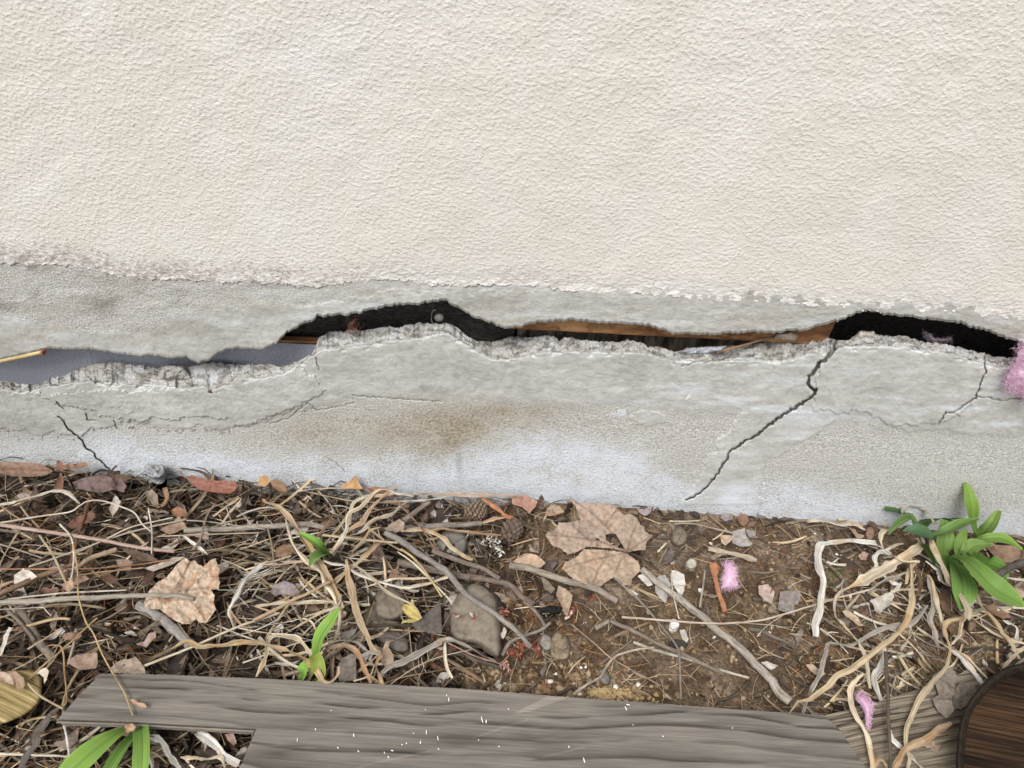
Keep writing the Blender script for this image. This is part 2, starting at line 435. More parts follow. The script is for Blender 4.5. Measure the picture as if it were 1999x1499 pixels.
def mk_simple(name, d, l, scale=80, rough=0.9, bd=0.002, stretch=(1, 1, 1)):
    t = NT(name); co = t.coord(stretch); n = t.noise(scale, 6, 0.65, co); t.b.inputs['Specular IOR Level'].default_value = 0.08
    return t.done(t.ramp(n, [(0.3, d), (0.7, l)]), rough, t.bump(n, 0.7, bd))
M['stucco'] = mk_stucco(); M['cement'] = mk_cement()
M['leaf'] = mk_tint('dry_leaf_skin', 'leaf', 0.7, 0.3, 0.12); M['straw'] = mk_tint('dry_straw', 'straw', 0.6, 0.35, 0.08)
M['bark'] = mk_tint('twig_bark', 'bark'); M['rock'] = mk_tint('stone', 'rock', 0.85); M['green'] = mk_tint('green_leaf', 'green', 0.58, 0.22, 0.22)
M['plain'] = mk_tint('matte_tint', 'plain', 0.85, 0.2); M['fluff'] = mk_tint('glass_wool', 'plain', 0.8, 0.2, 0.45)
M['soil'] = mk_soil()
M['ply'] = mk_wood('weathered_plywood', lin((92, 87, 81)), lin((120, 115, 108)), lin((146, 141, 134)), 0.0, 0.92, 0.0)
M['oldplank'] = mk_wood('old_plank', lin((74, 66, 56)), lin((116, 106, 92)), lin((148, 138, 122)), rad(-13), 1.1, fig=0.6)
M['sill'] = mk_wood('sill_timber', lin((90, 62, 42)), lin((146, 106, 72)), lin((184, 144, 104)), 0.0, 1.3, 0.45, fig=0.3)
M['logface'] = mk_wood('log_cut_face', lin((18, 13, 9)), lin((40, 28, 19)), lin((70, 51, 34)), rad(8), 0.6, 0.6, fig=0.5)
M['tanlog'] = mk_wood('tan_log', lin((98, 84, 54)), lin((148, 130, 88)), lin((184, 168, 124)), rad(18), 0.9, 0.35, fig=0.5)
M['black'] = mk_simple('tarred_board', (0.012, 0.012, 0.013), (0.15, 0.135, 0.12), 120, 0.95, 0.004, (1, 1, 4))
M['block'] = mk_simple('concrete_block_face', lin((136, 139, 150)), lin((188, 191, 202)), 420, 0.9, 0.0010)
M['darkbark'] = mk_simple('dark_bark', (0.006, 0.005, 0.004), (0.045, 0.035, 0.026), 160, 0.6, 0.004)
# ------------------------------------------------------------------ wall and foundation
def Zc(region, pts):
    x0, y0, s = REG[region]
    return np.array([[x0 + p[0] * s, y0 + p[1] * s] + list(p[2:]) for p in pts], float)
REG = dict(A=(0, 880, .26), B=(500, 880, .26), C=(1000, 880, .26), D=(1480, 880, .26), E=(0, 1150, .2325), F=(440, 1150, .2325),
           G=(880, 1150, .2325), H=(1500, 1125, .25), I=(0, 480, .26), J=(450, 520, .26), K=(900, 520, .26), L=(1300, 560, .35),
           M=(0, 700, .26), N=(480, 700, .26), X=(0, 0, 1.0))
UP = np.array([(-400, 690), (0, 704), (60, 690), (96, 681), (146, 683), (182, 684), (216, 689), (250, 694), (273, 697), (294, 694), (312, 697),
 (338, 701), (364, 698), (374, 704), (387, 709), (408, 704), (421, 694), (442, 684), (468, 680), (502, 684), (520, 681), (538, 673), (557, 653),
 (562, 649), (583, 638), (594, 632), (615, 624), (619, 617), (632, 619), (666, 615), (681, 617), (685, 611), (705, 612), (720, 604), (741, 604),
 (757, 598), (788, 595), (814, 595), (840, 590), (863, 586), (874, 588), (879, 595), (905, 607), (926, 620), (952, 628), (978, 640), (996, 641),
 (1020, 638), (1046, 630), (1066, 628), (1105, 627), (1118, 624), (1147, 628), (1186, 632), (1225, 632), (1256, 634), (1290, 643), (1313, 653),
 (1337, 651), (1355, 655), (1405, 653), (1468, 649), (1510, 652), (1538, 646), (1559, 647), (1580, 644), (1604, 635), (1643, 625), (1671, 612),
 (1695, 607), (1720, 612), (1790, 621), (1825, 626), (1874, 630), (1895, 639), (1923, 644), (1944, 654), (1965, 661), (1982, 665), (2000, 674), (2060, 690), (2400, 705)])
FE = np.array([(-400, 742), (0, 759), (34, 763), (65, 761), (86, 753), (114, 752), (146, 745), (182, 743), (260, 749), (299, 749), (356, 756), (382, 754),
 (398, 752), (411, 762), (426, 756), (447, 748), (484, 737), (518, 736), (554, 728), (577, 712), (596, 703), (616, 689), (637, 679), (658, 679),
 (684, 676), (723, 671), (752, 663), (783, 662), (814, 659), (840, 653), (871, 647), (892, 660), (913, 673), (931, 686), (960, 699), (973, 699),
 (1014, 697), (1035, 690), (1066, 685), (1100, 685), (1134, 686), (1186, 686), (1261, 688), (1290, 697), (1316, 703), (1342, 699), (1389, 704),
 (1468, 702), (1510, 703), (1545, 700), (1580, 689), (1622, 682), (1632, 681), (1650, 675), (1692, 674), (1790, 677), (1825, 684), (1874, 693),
 (1902, 703), (1923, 710), (1947, 716), (1986, 714), (2060, 722), (2400, 730)])
BE = np.array([(-400, 728), (0, 744), (39, 750), (81, 750), (94, 741), (125, 732), (146, 722), (182, 710), (226, 707), (260, 711), (289, 715), (309, 719), (317, 714),
 (338, 712), (364, 715), (380, 711), (413, 706), (455, 710), (528, 711), (546, 716), (572, 708), (590, 700), (611, 690), (616, 676), (622, 660),
 (632, 654), (642, 647), (668, 647), (684, 642), (710, 645), (731, 642), (752, 637), (775, 638), (801, 632), (827, 630), (853, 632), (871, 629),
 (889, 637), (908, 652), (931, 666), (957, 666), (973, 664), (991, 658), (1017, 655), (1046, 658), (1069, 655), (1087, 658), (1092, 666), (1100, 659),
 (1113, 659), (1134, 664), (1160, 666), (1181, 666), (1209, 669), (1225, 662), (1241, 666), (1261, 673), (1264, 679), (1290, 677), (1316, 685),
 (1352, 686), (1376, 677), (1417, 676), (1468, 672), (1496, 665), (1513, 656), (1538, 647), (1559, 658), (1583, 656), (1615, 658), (1636, 665),
 (1657, 665), (1671, 654), (1681, 646), (1708, 649), (1716, 654), (1765, 656), (1800, 667), (1846, 672), (1895, 684), (1930, 693), (1965, 698), (2000, 700), (2400, 712)])
SE = np.array([(-400, 500), (0, 515), (150, 519), (240, 541), (320, 545), (400, 549), (500, 553), (620, 561), (700, 549), (780, 546), (840, 556), (900, 559), (1040, 557),
 (1130, 570), (1230, 574), (1330, 579), (1420, 588), (1500, 591), (1640, 600), (1740, 610), (1765, 592), (1785, 606), (1860, 610), (1990, 625), (2400, 645)])
def at(line, x): return np.interp(x, line[:, 0], line[:, 1])
px = np.concatenate([np.arange(-380, -12, 8.0), np.arange(-12, 2012, 1.5), np.arange(2016, 2400, 8.0)])
NC = len(px)
def widen(V, offs=(0.25, 1.0, 3.5)):
    """carry a wall strip on sideways beyond the frame"""
    Lf = [V[:, :1] - np.array([o, 0, 0]) for o in offs[::-1]]; Rt = [V[:, -1:] + np.array([o, 0, 0]) for o in offs]
    return np.concatenate(Lf + [V] + Rt, 1)
def wpad(A, n=3): return np.concatenate([A[:, :1]] * n + [A] + [A[:, -1:]] * n, 1)

wall = empty('house_wall', (0, 0.05, 0.4), 'cream stucco house wall with lumpy dash texture above the cracked grey foundation', 'wall')
# stucco coat: proud of the cement by 5 mm, thin ragged lower edge
px4 = np.concatenate([np.arange(-380, -12, 8.0), np.arange(-12, 2012, 3.0), np.arange(2016, 2400, 8.0)])
sj = at(SE, px4) + (fbm(px4 / 9, px4 * 0, 3, 3) - 0.5) * 11 + (vn(px4 / 3, px4 * 0, 9) - 0.5) * 4
tt = np.concatenate([np.linspace(0, .955, 96), np.linspace(.96, .9975, 16), [.9994, 1.0]])
rows = -260 + (sj[None, :] + 260) * tt[:, None]
PX = np.tile(px4, (len(tt), 1))
lip = sstep(46, 0, sj[None, :] - rows)                               # thin out towards the lower edge
yy = -0.003 + lip * 0.0019 - (fbm(PX / 60, rows / 50, 5, 3) - 0.5) * 0.0014 - lip * (fbm(PX / 12, rows / 7, 8, 3) - 0.5) * 0.0026
V = W(PX, rows, yy)
ret = V[-1:].copy(); ret[..., 1] = 0.004; V = np.concatenate([V, ret], 0)
top = V[:1].copy(); tops = []
for zt in (2.6, 1.6, 1.0):
    q = top.copy(); q[..., 2] = zt; tops.append(q)
V = np.concatenate(tops + [V], 0)
gap = sj[None, :] - rows
wornx = np.interp(px4, [-400, 0, 330, 520, 640, 760, 900, 1300, 2000], [.9, .9, .8, .6, .7, .25, .1, .22, .1])
worn = sstep(70, 0, gap) * wornx[None, :] * 0.9 * (0.5 + fbm(PX / 40, rows / 20, 21, 4))
blo = sstep(60, 12, gap) * np.interp(px4, [0, 500, 700, 1200, 1500, 2000], [.6, .5, .5, .6, .9, .8])[None, :] * 0.7
tn = np.stack([worn, blo, worn * 0], -1); tn = np.concatenate([tn[:1]] * 3 + [tn, tn[-1:]], 0)
grid_mesh('stucco_coat', widen(V), M['stucco'], wall, wpad(tn))
# grey cement band between stucco and gap
uj = at(UP, px) + (fbm(px / 5, px * 0, 11, 3) - 0.5) * 7 * np.interp(px, [0, 380, 560, 2000], [.5, .5, 1, 1])
s0 = at(SE, px) - 26
tt = np.linspace(0, 1, 84)
rows = s0[None, :] + (uj - s0)[None, :] * tt[:, None]; PX = np.tile(px, (len(tt), 1))
lay = sstep(8, -2, rows - (np.interp(PX, [0, 150, 300, 420, 640, 760, 2000], [612, 640, 648, 600, 590, 566, 560]) + (fbm(PX / 22, rows / 20, 31, 4) - 0.5) * 46))
ydis = -0.0012 * (1 - lay) - (fbm(PX / 70, rows / 20, 33, 4) - 0.5) * 0.0012 - (fbm(PX / 16, rows / 12, 35, 3) - 0.5) * 0.0010
ydis -= lay * 0 + (1 - lay) * (fbm(PX / 5, rows / 3.5, 131, 2) - .5) * 0.0004
ydis += sstep(5, 0, uj[None, :] - rows) * 0.003
V = W(PX, rows, ydis)
back = []
for y, dz in ((0.006, -0.001), (0.014, 0.002), (0.016, 0.2)):
    q = V[-1:].copy(); q[..., 1] = y; q[..., 2] += dz + (fbm(px / 6, px * 0, 40, 3)[None, :] - 0.5) * 0.003; back.append(q)
V = np.concatenate([V] + back, 0)
rs = lay * np.interp(PX, [0, 400, 700, 2000], [1, .8, .35, .2])
grime = sstep(0.5, 0.8, fbm(PX / 70, rows / 60, 51, 4)) * sstep(660, 520, rows) * sstep(560, 60, PX) * 0.95 * lay
edge = sstep(2.5, 0, uj[None, :] - rows) * 0.5
tanm = sstep(0.5, 0.75, fbm(PX / 90, rows / 26, 53, 4)) * 0.35
blo = sstep(0.55, 0.8, fbm(PX / 120, rows / 18, 55, 4)) * 0.4
tn = np.stack([rs, tanm, blo, np.clip(grime + edge, 0, 1)], -1)
ext = tn[-1:].copy(); ext[..., 3] = 0.8; ext[..., 0] = 1
tn = np.concatenate([tn, ext, ext, ext], 0)
grid_mesh('cement_band', widen(V), M['cement'], wall, wpad(tn))
# body of the house behind (closes the cavity)
def box(mb, x0, x1, y0, y1, z0, z1, tint=(1, 1, 1)):
    v = [(x, y, z) for x in (x0, x1) for y in (y0, y1) for z in (z0, z1)]
    f = [(0, 1, 3, 2), (4, 6, 7, 5), (0, 4, 5, 1), (2, 3, 7, 6), (0, 2, 6, 4), (1, 5, 7, 3)]
    mb.add(v, f, tint)
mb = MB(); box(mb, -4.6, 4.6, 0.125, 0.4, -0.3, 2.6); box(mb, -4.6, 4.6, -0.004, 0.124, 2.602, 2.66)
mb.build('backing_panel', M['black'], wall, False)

# ---- lower foundation
fnd = empty('foundation', (0, 0, 0.1), 'pale grey parged concrete foundation with a long jagged gap and a diagonal crack', 'foundation')
fj = at(FE, px) + (fbm(px / 6, px * 0, 61, 3) - 0.5) * 5
bj = np.minimum(at(BE, px) + (fbm(px / 5, px * 0, 63, 3) - 0.5) * 6, fj - 2.5)
gb = 894 + px * 0.0733 + 75
tt = np.linspace(0, 1, 235)
rows = fj[None, :] + (gb - fj)[None, :] * tt[:, None]; PX = np.tile(px, (len(tt), 1))
dF = rows - fj[None, :]
TE = np.array([(-400, 845), (0, 842), (150, 850), (240, 822), (330, 830), (480, 832), (520, 822), (570, 800), (610, 795), (690, 775), (780, 768), (900, 785),
 (1000, 778), (1200, 785), (1420, 795), (1462, 797), (1475, 812), (1600, 812), (1660, 812), (1720, 832), (1800, 838), (1850, 842), (2000, 846), (2400, 850)])
te = at(TE, PX) + (fbm(PX / 26, rows / 30, 65, 4) - 0.5) * 26 + (vn(PX / 5, rows / 5, 66) - 0.5) * 4
soft = np.interp(PX, [0, 600, 760, 1420, 1480, 1700, 1760, 2000], [1, 1, 9, 9, 3, 6, 2, 2]); sandy = sstep(-2 * soft, 3 * soft, rows - te)
tongue = inpoly(PX + (fbm(PX / 20, rows / 20, 67, 3) - 0.5) * 30, rows, [(1462, 790), (1400, 868), (1335, 985), (1480, 985), (1500, 900), (1640, 815), (1660, 780)])
sandy = np.where(tongue, sandy * 0.25, sandy)
WE = np.array([(-400, 880), (0, 868), (150, 862), (170, 850), (260, 868), (400, 872), (500, 892), (640, 905), (760, 905), (850, 915), (900, 900), (960, 872), (1020, 858), (1100, 860),
 (1250, 882), (1320, 925), (1380, 960), (1420, 950), (1600, 952), (1700, 975), (1800, 995), (2000, 1012), (2400, 1020)])
we = at(WE, PX) + (fbm(PX / 60, rows / 40, 69, 4) - 0.5) * 46
bloom = sstep(-34, 30, rows - we) * np.interp(PX, [0, 130, 200, 1300, 1350, 1420, 1700, 2000], [.45, .5, 1, 1, .6, .95, .9, .75])
bloom = np.maximum(bloom, 0.55 * sstep(0.5, 0.75, fbm(PX / 110, rows / 14, 71, 4)) * (1 - sandy) * sstep(1000, 1300, PX))
bloom = np.maximum(bloom, 0.30 * sstep(22, 4, dF) * sstep(.45, .65, fbm(PX / 40, rows / 30, 72, 3)))
def blob(cx, cy, rx, ry): return np.exp(-(((PX - cx) / rx) ** 2 + ((rows - cy) / ry) ** 2))
stain = 0.85 * blob(870, 850, 90, 55) + 0.5 * blob(720, 835, 130, 40) + 0.4 * blob(1000, 830, 160, 30) + 0.55 * blob(1010, 800, 120, 14) + 0.35 * blob(590, 850, 80, 40) + 0.5 * blob(1888, 965, 22, 14)
stain = np.clip(stain * (0.45 + 1.0 * fbm(PX / 34, rows / 30, 73, 4)), 0, 1) * (1 - 0.75 * bloom)
# thick wiped layers (trowelled patches with a real edge)
patch = inpoly(PX + (fbm(PX / 14, rows / 14, 75, 3) - 0.5) * 22, rows + (fbm(PX / 12, rows / 12, 76, 3) - 0.5) * 18,
               [(1585, 772), (1628, 640), (1930, 640), (1920, 740), (1895, 790), (1835, 828), (1740, 832), (1690, 806), (1590, 800)])
patch2 = inpoly(PX + (fbm(PX / 14, rows / 14, 77, 3) - 0.5) * 26, rows + (fbm(PX / 12, rows / 12, 78, 3) - 0.5) * 20,
               [(60, 770), (300, 760), (590, 720), (640, 760), (590, 790), (520, 815), (480, 830), (400, 812), (250, 822), (160, 800), (120, 790)])
bloom = np.maximum(bloom, inpoly(PX, rows + (fbm(PX / 6, rows / 5, 101, 3) - .5) * 8, Zc('K', [(1065, 1125), (1190, 1078), (1240, 1062), (1225, 1132), (1150, 1128)])[:, :2]) * 1.0)
bloom = np.maximum(bloom, 1.0 * sstep(2.2, .8, polydist(PX, rows, Zc('K', [(1690, 1000), (1720, 960), (1755, 918)])[:, :2])[0]))
oval = sstep(1.25, .8, ((PX - 1265) / 34) ** 2 + ((rows - 817) / 14) ** 2 + (fbm(PX / 9, rows / 6, 103, 3) - .5) * 1.2)
sandy = sandy * (1 - oval); 
ydis = -0.0022 * (1 - sandy) - 0.0016 * patch - 0.0018 * patch2
ydis -= ((fbm(PX / 70, rows / 22, 79, 5) - 0.5) * 0.0016 + (fbm(PX / 18, rows / 12, 81, 3) - 0.5) * 0.0012) * (1 - .6 * sandy)
ydis -= (1 - sandy) * ((fbm(PX / 4, rows / 3, 135, 2) - .5) * .0005)
ydis += sstep(4, 0, dF) * (0.0002 + 0.003 * fbm(PX / 9, rows / 8, 82, 3)) + sstep(14, 0, dF) * .004 * sstep(.55, .8, fbm(PX / 16, rows / 9, 88, 3))
ydis -= sstep(0, 1, (rows - te) / 120) * 0.003
dirt_shade = 0.55 * sstep(3, 0, dF) + 0.75 * sstep(9, 0, np.abs(rows - te - 6)) * sstep(.6, .75, fbm(PX / 7, rows / 6, 83, 3)) * sstep(700, 300, PX)
dirt_shade = dirt_shade + 0.3 * blob(250, 800, 40, 14) * sstep(.5, .7, fbm(PX / 8, rows / 6, 84, 3)) + 0.35 * blob(896, 905, 7, 26) + 0.30 * blob(60, 830, 90, 20)
CR = [  # cracks: polyline, half width start -> end (px), depth
 (Zc('L', [(946, 330), (940, 345), (900, 400), (862, 420), (822, 480), (797, 500), (790, 540), (812, 568), (840, 572), (820, 610), (760, 650), (690, 690), (620, 740), (560, 785), (490, 840), (450, 855),
           (400, 890), (350, 918), (342, 960), (312, 990), (290, 1040), (250, 1090), (210, 1130), (160, 1170), (115, 1185), (122, 1205)]), 4.4, 1.2, 0.016),
 (Zc('L', [(1778, 425), (1785, 480), (1760, 520), (1745, 570), (1725, 620), (1690, 640), (1640, 680), (1600, 705), (1562, 700), (1520, 772)]), 1.1, 1.3, 0.006),
 (Zc('L', [(1735, 615), (1800, 618), (1850, 630), (1890, 635), (1940, 622), (2000, 622)]), 0.9, 0.8, 0.004),
 (Zc('M', [(440, 440), (470, 455), (490, 500), (540, 550), (580, 580), (620, 620), (640, 670), (700, 700), (730, 750), (780, 790), (820, 830), (850, 900)]), 0.5, 1.6, 0.007),
 (Zc('M', [(430, 330), (452, 352), (490, 392)]), 1.5, 0.8, 0.004),
 (Zc('J', [(920, 970), (1150, 985), (1350, 1002), (1600, 1010)]), 0.9, 0.6, 0.003),
 (Zc('J', [(645, 690), (655, 750), (672, 800)]), 0.8, 0.7, 0.003),
 (Zc('L', [(90, 445), (150, 425), (180, 415), (250, 420)]), 0.8, 0.7, 0.003),
 (Zc('N', [(600, 740), (700, 800), (770, 870)]), 0.8, 0.8, 0.002),
 (Zc('M', [(650, 420), (660, 460), (740, 470)]), 1.0, 0.8, 0.003), (Zc('M', [(860, 470), (885, 540)]), 1.4, 0.8, 0.003),
 (Zc('N', [(190, 490), (330, 440), (460, 330), (540, 390), (700, 360), (830, 320)]), 0.7, 0.6, 0.0025),
]
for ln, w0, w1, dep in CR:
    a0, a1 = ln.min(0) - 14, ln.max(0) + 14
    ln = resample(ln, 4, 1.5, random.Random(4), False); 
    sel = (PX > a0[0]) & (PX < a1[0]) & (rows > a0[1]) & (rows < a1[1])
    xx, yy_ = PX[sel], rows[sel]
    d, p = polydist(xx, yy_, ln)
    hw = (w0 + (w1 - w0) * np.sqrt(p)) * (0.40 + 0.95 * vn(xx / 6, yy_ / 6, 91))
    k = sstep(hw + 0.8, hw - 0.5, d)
    ydis[sel] += k * dep; dirt_shade[sel] += k * 0.6  # groove cut in, its inside also darkened: painted shade along with crack dirt
    sand_ = sandy[sel]
dirt_shade = np.clip(dirt_shade, 0, 1)
VF = W(PX, rows, ydis)
# broken upper shelf, front edge back to the dark gap
zF = VF[0, :, 2]
Br = rays(px, bj); t = (zF + 0.001 - CAM[2]) / Br[:, 2]; yB = CAM[1] + Br[:, 1] * t
yB = np.clip(yB, 0.008, np.interp(px, [-400, 560, 620, 2400], [.030, .030, .046, .046]))
VB = W(px, bj, yB)
ss = np.linspace(0, 1, 22)[1:-1]
sh = VF[0][None] * (1 - ss)[:, None, None] + VB[None] * ss[:, None, None]
PS = np.tile(px, (len(ss), 1)); SS = np.tile(ss[:, None] * 30, (1, NC))
env = np.sin(np.pi * ss)[:, None] ** 0.5
sh[..., 2] += ((fbm(PS / 26, SS / 9, 93, 4) - 0.5) * 0.013 + (fbm(PS / 5, SS / 2.4, 94, 3) - 0.5) * 0.006) * env
sh[..., 1] += (fbm(PS / 9, SS / 8, 95, 3) - 0.5) * 0.008 * env
q1 = VB.copy(); q1[:, 1] += 0.003; q1[:, 2] -= 0.02
q2 = VB.copy(); q2[:, 1] += 0.006; q2[:, 2] -= 0.2
V = np.concatenate([q2[None], q1[None], VB[None], sh[::-1], VF], 0)
fr = np.stack([sandy, stain, bloom, dirt_shade], -1)
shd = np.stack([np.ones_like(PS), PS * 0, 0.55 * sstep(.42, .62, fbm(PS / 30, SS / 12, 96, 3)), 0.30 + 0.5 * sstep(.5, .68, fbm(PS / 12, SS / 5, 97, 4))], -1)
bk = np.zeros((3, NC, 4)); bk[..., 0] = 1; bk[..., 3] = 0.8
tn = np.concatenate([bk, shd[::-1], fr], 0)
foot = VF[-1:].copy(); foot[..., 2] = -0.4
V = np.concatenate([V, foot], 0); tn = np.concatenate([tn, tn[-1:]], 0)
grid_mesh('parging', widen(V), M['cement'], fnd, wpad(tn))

# ---- what shows inside the gap
xl = W(np.array([-380.]), np.array([700.]), 0.055)[0, 0] - 3; 
pr = W(np.array([624., 624.]), np.array([668., 760.]), 0.040)
def rbox(name, x0, x1, y0, y1, z0, z1, mat, label, cat, nx=80, nz=14, amp=0.002, sl=0.0, seed=1):
    """solid block with a slightly uneven face; sl tilts it along x"""
    xs = np.linspace(x0, x1, nx)
    prof = [(y1, z1), (y0 + 0.004, z1), (y0, z1 - 0.004)] + [(y0, z1 - 0.004 - (z1 - z0 - 0.008) * k / nz) for k in range(1, nz + 1)] + [(y0 + 0.004, z0), (y1, z0), (y1, z1)]
    V = np.zeros((len(prof), nx, 3))
    for i, (y, z) in enumerate(prof):
        V[i, :, 0] = xs; V[i, :, 1] = y + (fbm(xs * 60, xs * 0 + i * 0.7, seed, 3) - 0.5) * amp * 2; V[i, :, 2] = z + sl * (xs - xs.mean()) + (fbm(xs * 40, xs * 0 + i, seed + 5, 3) - 0.5) * amp
    V[-1] = V[0]
    o = grid_mesh(name, V, mat, None, np.ones(V.shape)); return tag(o, label, cat)
rbox('concrete_block', -2.2, pr[0, 0], 0.040, 0.048, -0.2, pr[0, 2], M['block'], 'smooth blue grey concrete block seen inside the left end of the gap', 'block', amp=0.0012)
a, b = W(np.array([540., 625.]), np.array([667., 666.]), 0.037)
rbox('wood_shim', a[0] - 0.03, b[0] + 0.01, 0.037, 0.048, a[2] + 0.0005, a[2] + 0.003, M['sill'], 'thin brown wood sliver lying on the block inside the gap', 'wood shim', nx=30, nz=2, amp=0.0008, sl=0.04)
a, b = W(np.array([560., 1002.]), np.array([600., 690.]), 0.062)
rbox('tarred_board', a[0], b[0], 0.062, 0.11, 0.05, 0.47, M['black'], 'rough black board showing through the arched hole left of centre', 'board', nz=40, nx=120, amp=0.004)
a = W(np.array([985., 1626., 1150.]), np.array([655., 640., 650.]), 0.022)
rbox('sill_timber', a[0, 0], a[1, 0], 0.022, 0.11, a[2, 2], a[2, 2] + 0.14, M['sill'], 'bare brown sill timber showing along the middle of the gap', 'timber', nz=30, nx=200, amp=0.001, sl=0.028)
a, b = W(np.array([1010., 1590.]), np.array([650., 700.]), 0.06)
rbox('grey_board', a[0], b[0], 0.052, 0.11, 0.05, 0.335, M['oldplank'], 'dim grey board below the brown sill timber in the gap', 'board', nz=16, nx=100, amp=0.002)
# ------------------------------------------------------------------ ground
def gh(x, y):
    """soil height: sunk under the litter at the left, bare and lumpy at the right"""
    x = np.asarray(x, float); y = np.asarray(y, float)
    base = -0.030 * sstep(0.12, -0.12, x)
    lump = (fbm(x * 9, y * 9, 201, 4) - 0.5) * 0.022 + (fbm(x * 38, y * 38, 203, 3) - 0.5) * 0.011
    return base + lump * sstep(0.0, -0.03, y) - 0.004
xs = np.concatenate([[-60, -20, -8, -3.5, -1.8], np.arange(-1.2, -0.86, 0.03), np.arange(-0.85, 0.95, 0.0042), np.arange(0.96, 1.3, 0.03), [1.8, 3.5, 8, 20, 60]])
ys = np.concatenate([[0.06, 0.03], np.arange(0.01, -0.47, -0.0042), np.arange(-0.48, -0.8, -0.03), [-1.2, -2, -4, -10, -30, -90]])
GX, GY = np.meshgrid(xs, ys)
near = ((np.abs(GX) < 1.4) & (GY > -0.9))
GZ = np.where(near, gh(GX, GY), -0.015)
tone = 0.75 + 0.5 * fbm(GX * 5, GY * 5, 211, 3)
wet = sstep(.5, .68, fbm(GX * 12, GY * 12, 213, 4))
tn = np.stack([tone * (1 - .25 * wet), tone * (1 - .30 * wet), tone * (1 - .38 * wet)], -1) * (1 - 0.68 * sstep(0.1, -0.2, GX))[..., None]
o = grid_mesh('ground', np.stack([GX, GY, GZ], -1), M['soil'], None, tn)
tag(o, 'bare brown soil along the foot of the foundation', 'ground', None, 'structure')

rng = random.Random(11); nr = np.random.default_rng(11)
def dens(x_px, y_px):
    """how thick the litter lies (photo position of the real spot)"""
    d = np.interp(x_px, [0, 850, 1020, 1150, 1500, 1640, 2000], [1, 1, .62, .22, .20, .42, .5])
    d = d * np.interp(y_px, [880, 1000, 1100, 1300], [1.0, 1, .9, 1.0])
    if 880 < x_px < 1480 and y_px > 1200: d *= 0.45
    if y_px < 1080 and 1000 < x_px < 1700: d = max(d, .5)
    if y_px > 1395 and x_px < 560: d = 1
    return d
def scatter(n, seed):
    r = random.Random(seed); out = []
    while len(out) < n:
        x, y = r.uniform(-120, 2100), r.uniform(885, 1530)
        if y < 894 + x * .0733 + 3: continue
        if r.random() < dens(x, y): out.append((x, y))
    return out
def pickcol(pal, r, var=0.14):
    c = np.array(lin(r.choice(pal))) * (1 + r.uniform(-var, var)); return c * .72 + c.mean() * .28
LEAFPAL = [(112, 84, 62), (140, 108, 82), (92, 66, 48), (158, 130, 104), (120, 92, 74), (134, 100, 70), (172, 148, 126), (100, 80, 68), (150, 120, 96), (112, 76, 54), (128, 112, 104)]
STRAWPAL = [(196, 172, 130), (176, 150, 108), (206, 190, 160), (150, 122, 84), (168, 152, 128), (132, 106, 76), (190, 160, 112), (120, 98, 76)]
TWIGPAL = [(112, 98, 84), (132, 118, 102), (96, 78, 62), (146, 128, 106), (84, 70, 58)]
def scrap_geo(r, size):
    """a curled dry leaf or piece of one, around the origin"""
    L = size * r.uniform(.7, 1.3); Wd = L * r.uniform(.28, .62); n = 9; k = 6
    curl = r.uniform(-2.6, 2.6); bend = r.uniform(-1.6, 1.6); asym = r.uniform(.3, .7); ragged = r.uniform(.0, .35)
    V = []
    ph = r.uniform(0, 9)
    for i in range(n):
        t = i / (n - 1); wv = math.sin(math.pi * min(1, max(0, t)) ** (0.6 + asym * .8)) * (1 - ragged * abs(math.sin(t * 17 + ph))) + .03
        if r.random() < .12: wv *= .7
        for j in range(k):
            u = j / (k - 1) * 2 - 1; s = u * wv * Wd / 2
            if abs(curl) > .2:
                R = Wd / 2 / (abs(curl) * .5 + .05); a = s / R; yy = R * math.sin(a); zz = R * (1 - math.cos(a)) * (1 if curl > 0 else -1)
            else: yy, zz = s, 0
            xx = (t - .5) * L
            zz += bend * .25 * L * (t - .5) ** 2 * 2 + math.sin(t * 9 + u * 3 + ph) * L * .035
            V.append((xx, yy + math.sin(t * 4 + ph) * L * .05, zz - abs(u) * 0))
    F = [[i * k + j, i * k + j + 1, (i + 1) * k + j + 1, (i + 1) * k + j] for i in range(n - 1) for j in range(k - 1)]
    return np.array(V), F
def rotm(r, tilt=.7):
    return np.array(Matrix.Rotation(r.uniform(0, 6.283), 3, 'Z') @ Matrix.Rotation(r.gauss(0, tilt), 3, 'X') @ Matrix.Rotation(r.gauss(0, tilt * .6), 3, 'Y'))
# -- leaf litter
mb = MB()
for k, (x, y) in enumerate(scatter(2700, 5)):
    left = sstep(1150, 850, x); sz = rng.choice([.009, .012, .016, .022, .03, .04]) * (1 if left > .5 else .8)
    V, F = scrap_geo(rng, sz)
    p = P(x, y, 0.0); z = float(gh(p[0], p[1])) + 0.004 + rng.random() ** 1.1 * (0.036 * left + .003)
    V = V @ rotm(rng, .5).T + P(x, y, z)
    V[:, 1] = np.minimum(V[:, 1], -0.0035)
    c = pickcol(LEAFPAL, rng, .3) * rng.choice([.18, .34, .6, 1.05]) * (.8 if left > .5 else .9)
    if rng.random() < .05: c = np.array(lin((186, 176, 168)))
    mb.add(V, F, c)
o = mb.build('leaf_litter', M['leaf']); tag(o, 'mat of broken brown leaf scraps covering the soil', 'leaf litter', None, 'stuff')
